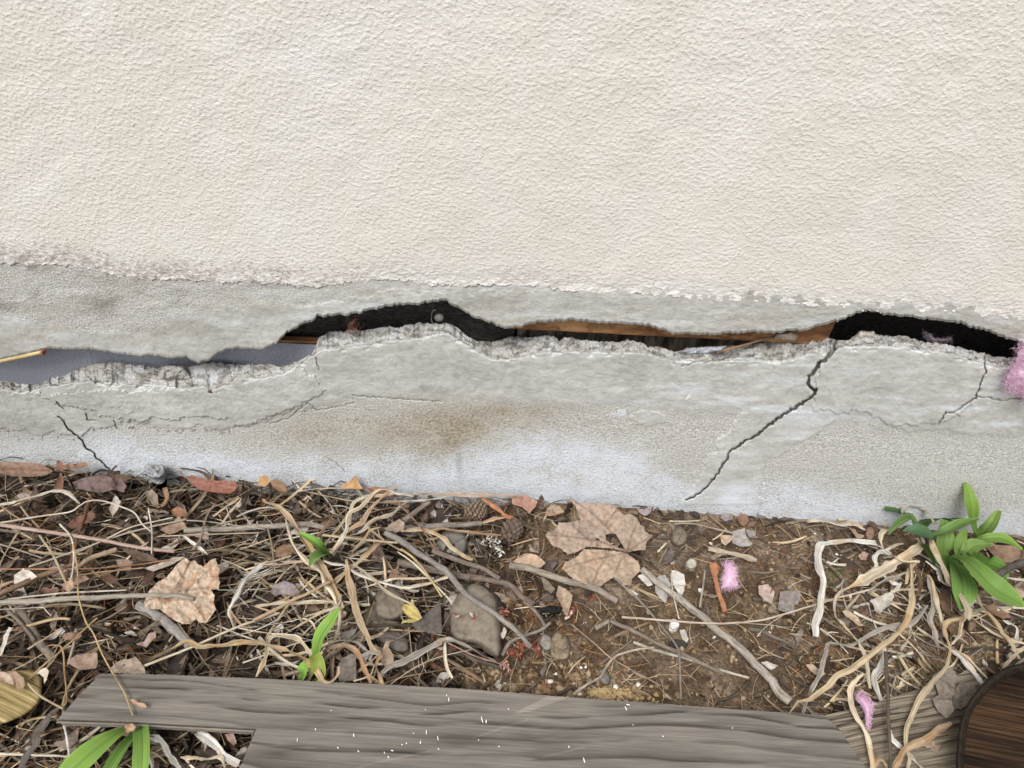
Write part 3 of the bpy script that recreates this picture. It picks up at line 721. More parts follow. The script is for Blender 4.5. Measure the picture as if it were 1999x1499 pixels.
# -- straw and stem litter
mb = MB(); EXTRA = [(rng.gauss(1800, 110), rng.uniform(1060, 1440)) for _ in range(200)] + [(rng.gauss(620, 110), rng.uniform(985, 1310)) for _ in range(220)]
EXTRA = [q for q in EXTRA if q[1] > 905 + q[0] * .0733]
for k, (x, y) in enumerate(scatter(1900, 6) + EXTRA):
    left = float(sstep(1150, 850, x)); L = rng.uniform(.025, .13) * (1 if left > .5 else .6); a = rng.gauss(0.05, .7) if rng.random() < .75 else rng.uniform(0, 3.14)
    p = P(x, y, 0.0); z = float(gh(p[0], p[1])) + .005 + rng.random() * (.042 * left + .004)
    n = 9; t = np.linspace(-.5, .5, n); kx = rng.gauss(0, .16); kz = rng.gauss(0, .12)
    C = np.c_[t * L, kx * L * (t * t - .1) * 2 + np.sin(t * 7 + k) * L * .01, kz * L * (t * t) * 2 + rng.gauss(0, .1) * t * L]
    R = np.array([[math.cos(a), -math.sin(a), 0], [math.sin(a), math.cos(a), 0], [0, 0, 1]]); C = C @ R.T + P(x, y, z)
    C[:, 1] = np.minimum(C[:, 1], -0.004); c = pickcol(STRAWPAL, rng, .25) * rng.choice([.16, .32, .65, 1.2])
    if k >= 1900: c = np.array(lin(rng.choice([(214, 204, 184), (204, 186, 154), (222, 216, 206)]))) * rng.choice([.6, .85, 1])
    wd = rng.choice([.0008, .0010, .0013, .0016, .0022, .0034, .0048])
    if rng.random() < .6:
        V, F, Lu = ribbon_geo(C, wd * np.sin(np.linspace(.35, 2.8, n)) ** .5, np.cumsum([rng.gauss(0, .25) for _ in range(n)]), .5, 4)
    else: V, F, Lu = tube_geo(C, np.full(n, wd * .5) * np.linspace(1, .75, n), 6)
    mb.add(V, F, c, Lu + [k * .37, k * .11, 0])
o = mb.build('straw_litter', M['straw']); tag(o, 'tangle of short dry straw and stem bits in the litter', 'straw litter', None, 'stuff')
# -- twig bits
mb = MB()
for k, (x, y) in enumerate(scatter(420, 7)):
    left = float(sstep(1150, 850, x)); L = rng.uniform(.02, .09); a = rng.gauss(-.1, .7)
    p = P(x, y, 0.0); z = float(gh(p[0], p[1])) + .003 + rng.random() * .028 * left
    n = 9; t = np.linspace(-.5, .5, n); kx = rng.gauss(0, .12)
    C = np.c_[t * L, kx * L * t * t * 2 + np.array([rng.gauss(0, .012) for _ in range(n)]) * L, t * 0]
    R = np.array([[math.cos(a), -math.sin(a), 0], [math.sin(a), math.cos(a), 0], [0, 0, 1]]); C = C @ R.T + P(x, y, z)
    C[:, 1] = np.minimum(C[:, 1], -0.005)
    V, F, Lu = tube_geo(C, np.linspace(1, .7, n) * rng.uniform(.0012, .0034), 7); mb.add(V, F, pickcol(TWIGPAL, rng, .2) * .75, Lu + [k * .3, k * .2, 0])
o = mb.build('twig_litter', M['bark']); tag(o, 'scattered short grey brown twig bits in the litter', 'twig litter', None, 'stuff')
# -- pine needles and rootlets
mb = MB()
for k, (x, y) in enumerate(scatter(2600, 8) + [(rng.uniform(1000, 2000), rng.uniform(990, 1400)) for _ in range(900)] + [(rng.gauss(1010, 40), rng.gauss(1200, 50)) for _ in range(160)]):
    if y < 900 + x * .0733: continue
    L = rng.uniform(.012, .05); a = rng.uniform(0, 6.28); p = P(x, y, 0); left = float(sstep(1150, 850, x))
    z = float(gh(p[0], p[1])) + .002 + rng.random() * (.036 * left + .002); n = 6; t = np.linspace(-.5, .5, n); kx = rng.gauss(0, .2)
    C = np.c_[t * L, kx * L * t * t * 2, rng.gauss(0, .08) * t * L]
    R = np.array([[math.cos(a), -math.sin(a), 0], [math.sin(a), math.cos(a), 0], [0, 0, 1]]); C = C @ R.T + P(x, y, z)
    C[:, 1] = np.minimum(C[:, 1], -0.003)
    V, F, Lu = tube_geo(C, np.full(n, rng.choice([.0003, .0004, .0006])), 4)
    mb.add(V, F, np.array(lin(rng.choice([(128, 84, 54), (150, 112, 74), (104, 76, 54), (170, 146, 112), (190, 170, 140)]))) * .9, Lu)
o = mb.build('pine_needles', M['plain']); tag(o, 'fine fallen pine needles and rootlets strewn over soil and leaves', 'pine needles', None, 'stuff')
# -- soil crumbs and grit
def ico(sub=1):
    bm = bmesh.new(); bmesh.ops.create_icosphere(bm, subdivisions=sub, radius=1.0)
    v = np.array([tuple(a.co) for a in bm.verts]); f = [[a.index for a in q.verts] for q in bm.faces]; bm.free(); return v, f
IV, IF = ico(1); I3, F3 = ico(3)
mb = MB()
spots = [(rng.uniform(880, 2000), rng.uniform(990, 1400)) for _ in range(2600)] + [(rng.gauss(975, 34), rng.gauss(1330, 16)) for _ in range(420)] + \
        [(rng.gauss(1090, 60), rng.gauss(1334, 18)) for _ in range(500)] + [(rng.gauss(1200, 34), rng.gauss(1353, 7)) for _ in range(260)] + [(rng.gauss(1770, 60), rng.gauss(1270, 40)) for _ in range(180)]
for k, (x, y) in enumerate(spots):
    if y < 900 + x * .0733: continue
    s = rng.choice([.0008, .0011, .0016, .0022, .003, .0042]) * rng.uniform(.7, 1.2)
    if y > 1310 and x < 1180: s *= 1.35
    p = P(x, y, 0); z = float(gh(p[0], p[1])) + s * .3
    V = IV * (1 + nr.normal(0, .16, (len(IV), 1))) * [s, s * rng.uniform(.7, 1.1), s * .8] @ rotm(rng, 1).T + P(x, y, z)
    c = np.array(lin(rng.choice([(110, 90, 66), (134, 112, 84), (86, 68, 48), (156, 138, 112), (120, 100, 78)])))
    if x < 1300 and 1150 < x and y > 1340: c = np.array(lin((168, 146, 106)))
    if rng.random() < .03: c = np.array(lin((225, 220, 212)))
    mb.add(V, IF, c * .9)
o = mb.build('soil_crumbs', M['rock']); tag(o, 'loose crumbs of soil and pale grit lying on the bare earth', 'soil crumbs', None, 'stuff')
# ------------------------------------------------------------------ traced things
C_ = dict(straw=(214, 196, 160), pale=(216, 204, 184), gold=(190, 150, 84), gray=(150, 138, 122), brown=(124, 94, 66), ashy=(176, 166, 152), orange=(190, 112, 48),
          pink=(188, 154, 134), dark=(72, 58, 47), tan=(198, 170, 130), white=(222, 216, 206), dgray=(112, 104, 94), yellow=(206, 176, 92))
DIM = 0.86
def colr(c):
    v = np.array(lin(C_[c] if isinstance(c, str) else c)) * DIM; return v * .66 + v.mean() * .34
cnt = [0]
def hpts(r, pts, h):
    p = Zc(r, pts); z = p[:, 2] if p.shape[1] > 2 else np.full(len(p), h); return p[:, :2], z / 1000.0 if True else z
def path3(r, pts, h, n):
    """pts (zx, zy[, height mm]) -> smooth 3-D centre line"""
    q = []
    for p in pts:
        z = (p[2] if len(p) > 2 else h) / 1000.0
        xy = Zc(r, [p[:2]])[0]; q.append([xy[0], xy[1], z])
    s = spline(q, n); return P(s[:, 0], s[:, 1], s[:, 2]), s
def blade(name, r, c, w, h, pts, label, cat, taper=(.5, .4), twist=.55, mat='straw', fold=.5, group=None):
    cnt[0] += 1; g = random.Random(cnt[0] * 7 + 1)
    lenpx = sum(math.dist(a[:2], b[:2]) for a, b in zip(pts, pts[1:])) * REG[r][2]
    n = int(max(16, lenpx / 3.5))
    C, s = path3(r, pts, h, n)
    C[:, 2] += (fbm(np.arange(n) / 9, np.zeros(n), cnt[0], 2) - .5) * .004
    C[:, 0] += (fbm(np.arange(n) / 6, np.zeros(n), cnt[0] + 50, 2) - .5) * .0022
    for _ in range(max(1, int(lenpx / 110))):
        q = g.random(); amp = g.gauss(0, .0035); C[:, 0] += amp * np.maximum(0, 1 - np.abs(np.linspace(0, 1, n) - q) * lenpx / 26); C[:, 1] += g.gauss(0, .003) * np.maximum(0, 1 - np.abs(np.linspace(0, 1, n) - q) * lenpx / 26)
    t = np.linspace(0, 1, n)
    wd = w * REG[r][2] * mpp(C[n // 2]) * (1.08 + (fbm(t * 9, t * 0, cnt[0] + 3, 3) - .5) * 1.2)
    wd = wd * np.minimum(1, taper[0] + (1 - taper[0]) * t / .18) * np.minimum(1, taper[1] + (1 - taper[1]) * (1 - t) / .25)
    tw = (fbm(t * max(2, lenpx / 50), t * 0, cnt[0] + 9, 3) - .5) * 2 * twist * 3.0
    fo = fold * (.3 + .7 * g.random()) * g.choice([1, -1])
    V, F, L = ribbon_geo(C, wd, tw, fo, 5)
    V[:, 1] = np.minimum(V[:, 1], -0.0045)
    cc = colr(c); k = np.repeat(fbm(t * 6, t * 0, cnt[0] + 13, 3), 5)[:, None]
    T = cc * (0.72 + .5 * k)
    T = np.where(k > .62, T * np.array([.86, .77, .66]), T)
    T = T * (1 + .16 * np.random.default_rng(cnt[0]).normal(0, 1, 5))[None, :].repeat(n, 0).reshape(-1, 1).clip(.6, 1.4)
    o = mesh(name, V, F, M[mat], None, T, L + [cnt[0] * .17, cnt[0] * .31, 0], False); return tag(o, label, cat, group)
def stick(name, r, c, w, h, pts, label, cat, taper=.8, mat='bark', joints=0, knob=.10, group=None, w2=None):
    cnt[0] += 1
    lenpx = sum(math.dist(a[:2], b[:2]) for a, b in zip(pts, pts[1:])) * REG[r][2]
    n = int(max(14, lenpx / 3.0)); C, s = path3(r, pts, h, n); t = np.linspace(0, 1, n)
    R = w * REG[r][2] * mpp(C[n // 2]) * .5 * np.linspace(1, taper, n) * (1 + (fbm(t * lenpx / 14, t * 0, cnt[0], 3) - .5) * 2 * knob)
    wob = R.mean() * 1.1
    C[:, 0] += (fbm(t * lenpx / 40, t * 0, cnt[0] + 31, 3) - .5) * wob; C[:, 2] += (fbm(t * lenpx / 40, t * 0, cnt[0] + 41, 3) - .5) * wob
    C[:, 1] += (fbm(t * lenpx / 40, t * 0, cnt[0] + 51, 3) - .5) * wob
    for j in range(joints):
        R = R * (1 + .28 * np.exp(-((t - (j + .6) / (joints + .2)) / .008) ** 2))
    V, F, L = tube_geo(C, R, 9, .85); V[:, 1] = np.minimum(V[:, 1], -0.0045)
    cc = colr(c); k = np.repeat(fbm(t * 5, t * 0, cnt[0] + 13, 3), 9)[:, None]
    T = cc * (.74 + .52 * k)
    ang = np.tile(np.arange(9), n)[:, None]
    o = mesh(name, V, F, M[mat], None, T, L + [cnt[0] * .17, cnt[0] * .31, 0]); return tag(o, label, cat, group)
def leaf(name, r, c, h, outline, label, cat='leaf', curl=.25, crump=.004, tilt=0.0, holes=(), veins=(), spot=.25, jag=1.0, step=None, fold=None, group=None, mat='leaf', parent=None):
    """outline in zoom pixels, laid at height h mm; tilt lifts it towards the wall (mm per photo px)"""
    cnt[0] += 1; g = random.Random(cnt[0] * 13 + 5)
    o2 = Zc(r, outline)[:, :2]; span = o2.max(0) - o2.min(0); st = step or max(1.6, min(4, span.min() / 9))
    o2 = resample(o2, max(1.2, st * .7), jag * .55, g)
    hl = [resample(Zc(r, q)[:, :2], 1.6, .3, g) for q in holes]
    v, f = tri_poly(o2, st, hl)
    c0 = o2.mean(0); dx, dy = (v - c0).T
    th = 0.5 * math.atan2(2 * (dx * dy).mean(), (dx * dx).mean() - (dy * dy).mean())
    a = dx * math.cos(th) + dy * math.sin(th); b = -dx * math.sin(th) + dy * math.cos(th)
    W0 = np.abs(b).max() + 1e-6; m0 = mpp(P(c0[0], c0[1], h / 1000))
    z = h / 1000 + tilt / 1000 * (c0[1] - v[:, 1])
    z = z + curl * m0 * W0 * ((b / W0) ** 2 - .3) + curl * .5 * m0 * W0 * ((a / (np.abs(a).max() + 1e-6)) ** 2)
    z = z + (fbm(v[:, 0] / 26, v[:, 1] / 26, cnt[0], 3) - .5) * crump * 2 + (fbm(v[:, 0] / 8, v[:, 1] / 8, cnt[0] + 7, 2) - .5) * crump * .5
    cc = colr(c); k = fbm(v[:, 0] / 16, v[:, 1] / 16, cnt[0] + 11, 4)[:, None]
    T = cc * (.78 + .44 * k)
    T = np.where(k > .6, T * (1 - spot * np.array([.5, .75, .9])), T)
    for ln in veins:
        lz = Zc(r, ln)[:, :2]; d, p = polydist(v[:, 0], v[:, 1], lz); q = np.exp(-(d / 1.5) ** 2)
        z = z + q * .0011; T = T * (1 - .42 * q[:, None] * np.array([1, 1.05, 1.1]))
        z = z + .0014 * np.exp(-(d / 7) ** 2)
    V = P(v[:, 0], v[:, 1], z); V[:, 1] = np.minimum(V[:, 1], -0.0045)
    o = mesh(name, V, f, M[mat], parent, T); 
    return tag(o, label, cat, group) if label else o
def rock(name, r, c, h0, h1, outline, label, cat='stone', seed=0, rough=.05, groove=None, flat=.35, mat='rock'):
    """stone whose outline in the photo is traced; domed between h0 and h1 mm"""
    cnt[0] += 1
    o2 = Zc(r, outline)[:, :2]; o2 = spline(np.vstack([o2, o2[:1]]), 64)[:-1]
    v, f = tri_poly(o2, max(1.4, (o2.max(0) - o2.min(0)).min() / 22)); d, _ = polydist(v[:, 0], v[:, 1], np.vstack([o2, o2[:1]]))
    D = d.max(); t = np.clip(d / (D * flat), 0, 1); dome = np.sqrt(np.clip(1 - (1 - t) ** 2, 0, 1)) * .85 + .15 * d / D
    sz = (o2.max(0) - o2.min(0)).min()
    z = (h0 + (h1 - h0) * dome * (1 + (fbm(v[:, 0] / sz * 4, v[:, 1] / sz * 4, cnt[0] + seed, 4) - .5) * rough * 8)) / 1000
    if groove is not None:
        dd, _ = polydist(v[:, 0], v[:, 1], Zc(r, groove)[:, :2]); z -= .003 * np.exp(-(dd / 2.5) ** 2)
    V = P(v[:, 0], v[:, 1], z); V[:, 1] = np.minimum(V[:, 1], -0.0045)
    low = V.copy(); low[:, 2] = min(h0 / 1000 - .012, low[:, 2].min() - .004); ctr = low.mean(0); low[:, :2] = ctr[:2] + (low[:, :2] - ctr[:2]) * .8
    V2, F2 = slab(V, f, low)
    k = fbm(V2[:, 0] * 60, V2[:, 1] * 60, cnt[0], 3)[:, None]
    o = mesh(name, V2, F2, M[mat], None, colr(c) * (.8 + .4 * k)); return tag(o, label, cat)
def fluff(name, r, c, outline, h, n, flen, label, wall_y=None, seed=1):
    """tuft of glass wool: fine curled fibres over a soft core"""
    g = random.Random(seed); o2 = Zc(r, outline)[:, :2]; x0, y0 = o2.min(0); x1, y1 = o2.max(0); mb = MB()
    v, f = tri_poly(resample(o2, 3, 1.2, g), 3.0); d, _ = polydist(v[:, 0], v[:, 1], np.vstack([o2, o2[:1]])); D = d.max()
    hh = .009 * np.sqrt(np.clip(d / D, 0, 1)) * (.6 + .8 * fbm(v[:, 0] / 9, v[:, 1] / 9, seed, 3))
    base = (lambda a, b, e: W(a, b, wall_y - e)) if wall_y is not None else (lambda a, b, e: P(a, b, h / 1000 + e))
    ctr = np.array([(x0 + x1) / 2, (y0 + y1) / 2]); vv = ctr + (v - ctr) * .82
    cc = np.array([.985, .79, .92]) * (1 if wall_y is None or wall_y < .02 else .45)
    V = base(vv[:, 0], vv[:, 1], hh); lw = base(vv[:, 0], vv[:, 1], hh * 0 - .002); V2, F2 = slab(V, f, lw)
    k = fbm(V2[:, 0] * 90, V2[:, 2] * 90 + V2[:, 1] * 90, seed, 3)[:, None]; mb.add(V2, F2, cc * (.8 + .4 * k))
    while n > 0:
        x, y = g.uniform(x0 - 2, x1 + 2), g.uniform(y0 - 2, y1 + 2)
        if not inpoly(np.array([x]), np.array([y]), o2)[0]: continue
        n -= 1; a = g.uniform(0, 6.28); L = flen * g.uniform(.5, 1.3); m_ = 7; t = np.linspace(0, 1, m_); kk = g.gauss(0, 2.4)
        ang = a + kk * t; X = x + np.cumsum(np.cos(ang)) * L / m_; Y = y + np.cumsum(np.sin(ang)) * L / m_
        e = .002 + g.random() * .009 + np.sin(t * 3) * g.gauss(0, .003)
        Cc = base(X, Y, e); Cc[:, 1] = np.minimum(Cc[:, 1], .04)
        Vv, Ff, Ll = tube_geo(Cc, np.linspace(1, .4, m_) * g.choice([.00012, .00018, .00026]), 3); mb.add(Vv, Ff, cc * g.uniform(.8, 1.25))
    o = mb.build(name, M['fluff']); return tag(o, label, 'insulation')
# ---- boards and logs at the near edge
def board(name, mat, outline, ztop, thick, label, jag=.8, step=6, tint=None, bumpz=.0012, parts=None, cat='board', flip=False):
    g = random.Random(len(label)); o2 = resample(outline, 4, jag, g); v, f = tri_poly(o2, step)
    z = ztop + (fbm(v[:, 0] / 120, v[:, 1] / 14, 7, 3) - .5) * bumpz * 2
    V = P(v[:, 0], v[:, 1], z); low = V.copy(); low[:, 2] = ztop - thick
    V2, F2 = slab(V, f, low); ctr = V.mean(0)
    T = np.ones((len(V2), 3)); 
    if tint is not None: T[:len(V)] = tint(v[:, 0], v[:, 1])
    o = mesh(name, V2 - ctr, F2, mat, None, T, None, False); o.location = ctr; return tag(o, label, cat), V
def ply_tint(x, y):
    T = np.ones((len(x), 3)) * (.9 + .22 * fbm(x / 90, y / 22, 3, 3))[:, None]
    s = np.clip(y - (1312 + (x - 196) * .0575), 0, None) + (fbm(x / 330, y / 230, 21, 3) - .5) * 60 + (fbm(x / 60, y / 12, 23, 2) - .5) * 3
    ph = np.log1p(np.clip(s, 0, None) * .018) / .018 / 13; fr = ph - np.floor(ph); k2 = _h(np.floor(ph), np.floor(ph) * 0, 5)
    ring = np.where(fr < .62, fr / .62 * .35, np.where(fr < .92, .35 + (fr - .62) / .3 * .65, (1 - fr) / .08))
    brk = sstep(.25, .55, fbm(x / 110, y / 9, 27, 3))
    T *= .82 * (1 - ring * (.42 + .40 * k2) * brk)[:, None] * np.array([1, .985, .97])
    wedge = inpoly(x, y, [(1003, 1392), (1030, 1390), (1112, 1360), (1075, 1356)]); T[wedge] *= 1.4
    for ln in ([(925, 1440), (990, 1418), (1030, 1405)], [(1060, 1478), (1110, 1466), (1140, 1458)], [(640, 1520), (720, 1492), (840, 1466)]):
        d, p = polydist(x, y, np.array(ln, float)); T *= (1 + .35 * np.exp(-(d / 1.8) ** 2))[:, None]
    drk = np.maximum.reduce([np.exp(-(((x - cx) / rx) ** 2 + ((y - cy) / ry) ** 2)) for cx, cy, rx, ry in ((640, 1408, 70, 14), (545, 1470, 60, 14), (900, 1445, 80, 14), (260, 1396, 60, 9), (1080, 1440, 90, 18), (790, 1470, 70, 8))])
    T *= (1 - .38 * drk * (.5 + fbm(x / 30, y / 6, 4, 3)))[:, None]
    return T
PLY = [(196, 1315), (330, 1317), (520, 1325), (700, 1334), (900, 1344), (1100, 1360), (1300, 1374), (1480, 1388), (1608, 1396), (1640, 1425), (1690, 1499), (1790, 1640), (350, 1640), (468, 1499), (484, 1460), (501, 1422), (350, 1414), (220, 1407), (112, 1404), (150, 1362)]
ply, plyV = board('plywood_board', M['ply'], PLY, .046, .017, 'weathered grey plywood board with a notched end and dark wavy grain', .5, 2.3, ply_tint)
# pale split edge of the notch and paint flecks belong to the board
mb = MB()
for seg in ([(112, 1406), (220, 1409), (350, 1416), (501, 1424)],):
    q = resample(seg, 4, .0, rng, False); a = P(q[:, 0], q[:, 1], .0455); b = P(q[:, 0], q[:, 1], .0305)
    a[:, 1] -= .0012; b[:, 1] -= .002 + .0016 * fbm(np.arange(len(q)) / 4, np.zeros(len(q)), 5, 2); b[:, 2] += .002 * fbm(np.arange(len(q)) / 3, np.zeros(len(q)), 8, 2)
    c = P(q[:, 0], q[:, 1], .038); c[:, 1] -= .0032 
    V = np.stack([a, c, b], 1).reshape(-1, 3); F = [[i * 3 + j, i * 3 + j + 1, i * 3 + j + 4, i * 3 + j + 3] for i in range(len(q) - 1) for j in range(2)]
    mb.add(V, F, lin((206, 196, 180)), np.c_[V[:, 2], V[:, 0], V[:, 1]])
mb.build('split_edge', M['straw'], ply)
def on_parent(o, par): o.parent = par; o.matrix_parent_inverse = Matrix.Translation(par.location).inverted(); return o
g = random.Random(3); mb = MB()
fl = [(Zc('G', [p])[0], l, a) for p, l, a in (((265, 1095), 60, 1.3), ((300, 1110), 34, 1.6), ((1120, 1435), 50, 1.3), ((620, 875), 20, 1.5), ((485, 1005), 14, 1.5), ((992, 1322), 16, 1.4), ((1470, 1000), 40, 1.1), ((1490, 970), 34, .2), ((408, 1320), 12, 1), ((235, 1265), 12, 1), ((1780, 1235), 14, 1), ((1530, 1140), 12, 1))] + \
     [(Zc('F', [p])[0], l, a) for p, l, a in (((605, 1262), 36, 1.8), ((1076, 1225), 32, 1.5), ((1688, 1200), 40, 1.6), ((1786, 1250), 40, 1.4), ((1876, 925), 36, 1.6), ((760, 1175), 20, 1.3), ((1640, 1285), 26, 1.6), ((1366, 1410), 20, 1), ((1340, 1372), 18, 1), ((1480, 1305), 12, 1), ((1524, 1293), 14, 1), ((945, 1330), 14, 1), ((1118, 1360), 18, 1), ((1790, 1340), 14, 1), ((1400, 1355), 20, .2), ((1855, 890), 18, 1.5), ((885, 1018), 12, .1))]
fl += [(np.array([g.uniform(560, 1600), g.uniform(1350, 1499)]), g.uniform(6, 12), g.uniform(0, 3)) for _ in range(4)]
for q, l, a in fl:
    if not inpoly(np.array([q[0]]), np.array([q[1]]), PLY)[0] or (q[1] < 1335 + (q[0] - 600) * .06): continue
    L = l * .23 / 2; t = np.linspace(-1, 1, 5); X = q[0] + np.cos(a) * L * t + g.gauss(0, .4); Y = q[1] + np.sin(a) * L * t; Cc = P(X, Y, np.full(5, .0478))
    V, F, Lu = tube_geo(Cc, np.sin(np.linspace(.4, 2.74, 5)) * g.uniform(.0004, .0008), 6, .5); mb.add(V, F, lin((232, 228, 222)), Lu)
o = mb.build('paint_flecks', M['plain'], ply); tag(o, None, None, None, 'stuff')
board('old_plank', M['oldplank'], [tuple(p) for p in Zc('H', [(300, 1130), (420, 1090), (640, 1035), (900, 965), (1180, 880), (1330, 850), (1480, 770), (1590, 700), (1700, 720), (1700, 1700), (780, 1700)])], .024, .02,
      'grey brown old plank with deep splits beside the plywood board', .8, 2.2, lambda x, y: np.ones((len(x), 3)) * (1 - .72 * np.maximum.reduce([np.exp(-(polydist(x, y, Zc('H', l)[:, :2])[0] / 1.6) ** 2) for l in ([(560, 1275), (820, 1180), (1100, 1090), (1330, 1000)], [(480, 1190), (650, 1140), (850, 1080), (1010, 1030)], [(960, 1400), (1200, 1290), (1400, 1240)])]))[:, None])
# log with dark bark rim, lower right
ctr2 = np.array([2075., 1590.])
outer = Zc('H', [(2300, 660), (2000, 682), (1850, 730), (1700, 830), (1600, 940), (1530, 1060), (1495, 1200), (1480, 1350), (1475, 1500), (1500, 1900), (2300, 2300), (2900, 1900), (3000, 1200), (2700, 800)])[:, :2]
oc = spline(np.vstack([outer, outer[:1]]), 161)[:-1]; cen = oc.mean(0)
lg = empty('wooden_tub', tuple(P(cen[0], cen[1], .05)), 'dark rimmed round wooden tub with a brown inside at the lower right', 'tub')
rimw = 1 - (.055 + .02 * fbm(np.arange(160) / 7, np.zeros(160), 3, 3)); inner = cen + (oc - cen) * rimw[:, None]
v, f = tri_poly(resample(inner, 5, .5, rng), 7)
V = P(v[:, 0], v[:, 1], .031 + .002 * fbm(v[:, 0] / 40, v[:, 1] / 10, 3, 3)); low = V.copy(); low[:, 2] = -.02; V2, F2 = slab(V, f, low)
mesh('tub_floor', V2, F2, M['logface'], lg, np.tile((.8 + .5 * fbm(V2[:, 0] * 9, V2[:, 1] * 60, 5, 3))[:, None], (1, 3)), None, False)
rr = []
for k, (s, z) in enumerate([(1.0, -.03), (1.008, .03), (1.012, .060), (1.0, .071), (.985, .074), (.97, .071), (rimw.mean() + .002, .066), (rimw.mean() - .004, .058), (rimw.mean() - .012, .022)]):
    q = cen + (oc - cen) * (s + (fbm(np.arange(160) / 5, np.full(160, k * .4), 9, 3) - .5) * .02)[:, None]
    rr.append(P(q[:, 0], q[:, 1], z + .003 * fbm(np.arange(160) / 4, np.full(160, k), 12, 2)))
rr = np.array(rr); rr = np.concatenate([rr, rr[:, :1]], 1); grid_mesh('rim', rr, M['darkbark'], lg)
# tan log slice, lower left
tl = [(-420, 800), (0, 700), (150, 690), (290, 690), (340, 770), (335, 900), (290, 980), (200, 1050), (90, 1100), (0, 1130), (-420, 1260)]
lo = spline(np.vstack([Zc('E', tl)[:, :2], Zc('E', tl[:1])[:, :2]]), 121)[:-1]
lg2 = empty('log_slice', tuple(P(lo.mean(0)[0], lo.mean(0)[1], .03)), 'olive tan slice of log with a rounded edge in the lower left corner', 'log')
v, f = tri_poly(lo, 4); V = P(v[:, 0], v[:, 1], .036 + .004 * np.sqrt(np.clip(polydist(v[:, 0], v[:, 1], np.vstack([lo, lo[:1]]))[0] / 20, 0, 1))); low = V.copy(); low[:, 2] = .034; V2, F2 = slab(V, f, low)
mesh('cut_face', V2, F2, M['tanlog'], lg2, np.ones((len(V2), 3)))
cc2 = lo.mean(0); ring = []
for s, z in ((.995, .0355), (1.012, .034), (1.02, .027), (1.015, .010), (1.0, -.02)):
    q = cc2 + (lo - cc2) * s; ring.append(P(q[:, 0], q[:, 1], z + .0015 * fbm(np.arange(120) / 4, np.full(120, z * 99), 4, 3)))
ring = np.array(ring); ring = np.concatenate([ring, ring[:, :1]], 1); grid_mesh('side', ring, M['tanlog'], lg2, np.full(ring.shape, 1.15))

# ---- stones
rock('stone', 'B', (124, 108, 88), 0, 26, [(870, 1180), (900, 1060), (1000, 1005), (1090, 1050), (1140, 1130), (1120, 1230), (1030, 1275), (920, 1260)], 'round tan stone beside the small yellow leaf', 'stone')
rock('stone', 'B', (116, 104, 88), -4, 14, [(800, 1230), (880, 1150), (960, 1240), (1080, 1280), (1050, 1330), (900, 1360), (820, 1310)], 'low tan stone tucked below the round tan stone', 'stone')
rock('stone', 'B', (122, 118, 106), 0, 18, [(1350, 690), (1400, 610), (1500, 590), (1580, 640), (1580, 740), (1520, 800), (1400, 770)], 'smooth grey stone under the stick near the pine cones', 'stone')
rock('stone', 'G', (132, 118, 98), 0, 26, [(-20, 160), (60, 20), (200, -60), (370, 40), (420, 250), (430, 420), (430, 530), (390, 578), (300, 520), (200, 460), (60, 440), (-10, 360)], 'large flat brown stone with a groove under the grey stick', 'stone', 0, .03, [(200, 100), (170, 250), (110, 440)], .28)
rock('stone', 'F', (108, 98, 88), 0, 14, [(1230, 380), (1330, 350), (1460, 350), (1530, 420), (1540, 520), (1430, 530), (1330, 470)], 'flat grey stone behind the tan dry leaf by the board', 'stone')
rock('stone', 'G', (118, 112, 106), -2, 10, [(1240, 680), (1290, 660), (1340, 730), (1330, 800), (1280, 800), (1240, 750)], 'small grey pebble under the pale forked twig near the board', 'stone')
rock('soil_clod', 'G', (142, 122, 90), -6, 13, [(820, 440), (900, 340), (980, 400), (1010, 500), (990, 580), (920, 600), (840, 570)], 'sandy tan clod of earth on the bare soil', 'clod', 3, .14)
rock('stone', 'G', (146, 138, 128), -4, 10, [(730, 450), (780, 370), (850, 410), (850, 500), (790, 520)], 'pale grey pebble beside the sandy clod', 'stone')
rock('concrete_chip', 'A', (150, 152, 156), 12, 34, [(1095, 95), (1160, 100), (1230, 108), (1232, 180), (1175, 212), (1110, 190), (1088, 140)], 'grey concrete chip lying against the foundation at left', 'concrete chip', 0, .1, None, .2)
rock('stone', 'C', (128, 112, 90), -4, 12, [(1190, 600), (1260, 560), (1320, 620), (1310, 690), (1240, 720), (1190, 680)], 'small tan stone right of the big maple leaf', 'stone', 2, .12)
rock('seed_husk', 'C', (176, 166, 146), 2, 9, [(1300, 840), (1335, 805), (1380, 820), (1385, 865), (1345, 890), (1310, 875)], 'round pale seed husk on the soil left of the orange leaf', 'husk', 0, .15)
rock('plaster_lump', 'C', (236, 234, 230), 6, 18, [(1180, 1300), (1195, 1265), (1225, 1262), (1255, 1290), (1250, 1325), (1215, 1342), (1185, 1330)], 'small white lump of plaster beside the long straw', 'plaster lump', 0, .12)
rock('bulb', 'D', (150, 112, 80), 4, 22, [(800, 620), (820, 575), (860, 575), (880, 620), (860, 670), (815, 670)], 'small round brown bulb behind the dry ribbons by the lily', 'bulb')
rock('bulb', 'H', (142, 110, 80), 2, 20, [(1550, 390), (1570, 340), (1610, 345), (1625, 390), (1590, 430), (1555, 425)], 'round brown seed pod below the dry loop of straw', 'seed pod')
rock('tar_lump', 'C', (28, 29, 32), 2, 12, [(205, 1180), (280, 1160), (370, 1175), (360, 1215), (290, 1230), (220, 1225)], 'black lump of tar beside the dry tan leaf', 'tar lump', 0, .2)
rock('tar_lump', 'B', (34, 38, 44), 8, 20, [(1140, 420), (1180, 390), (1220, 410), (1210, 450), (1160, 460)], 'black scrap of tar near the wall above the grey sticks', 'tar lump', 0, .2)
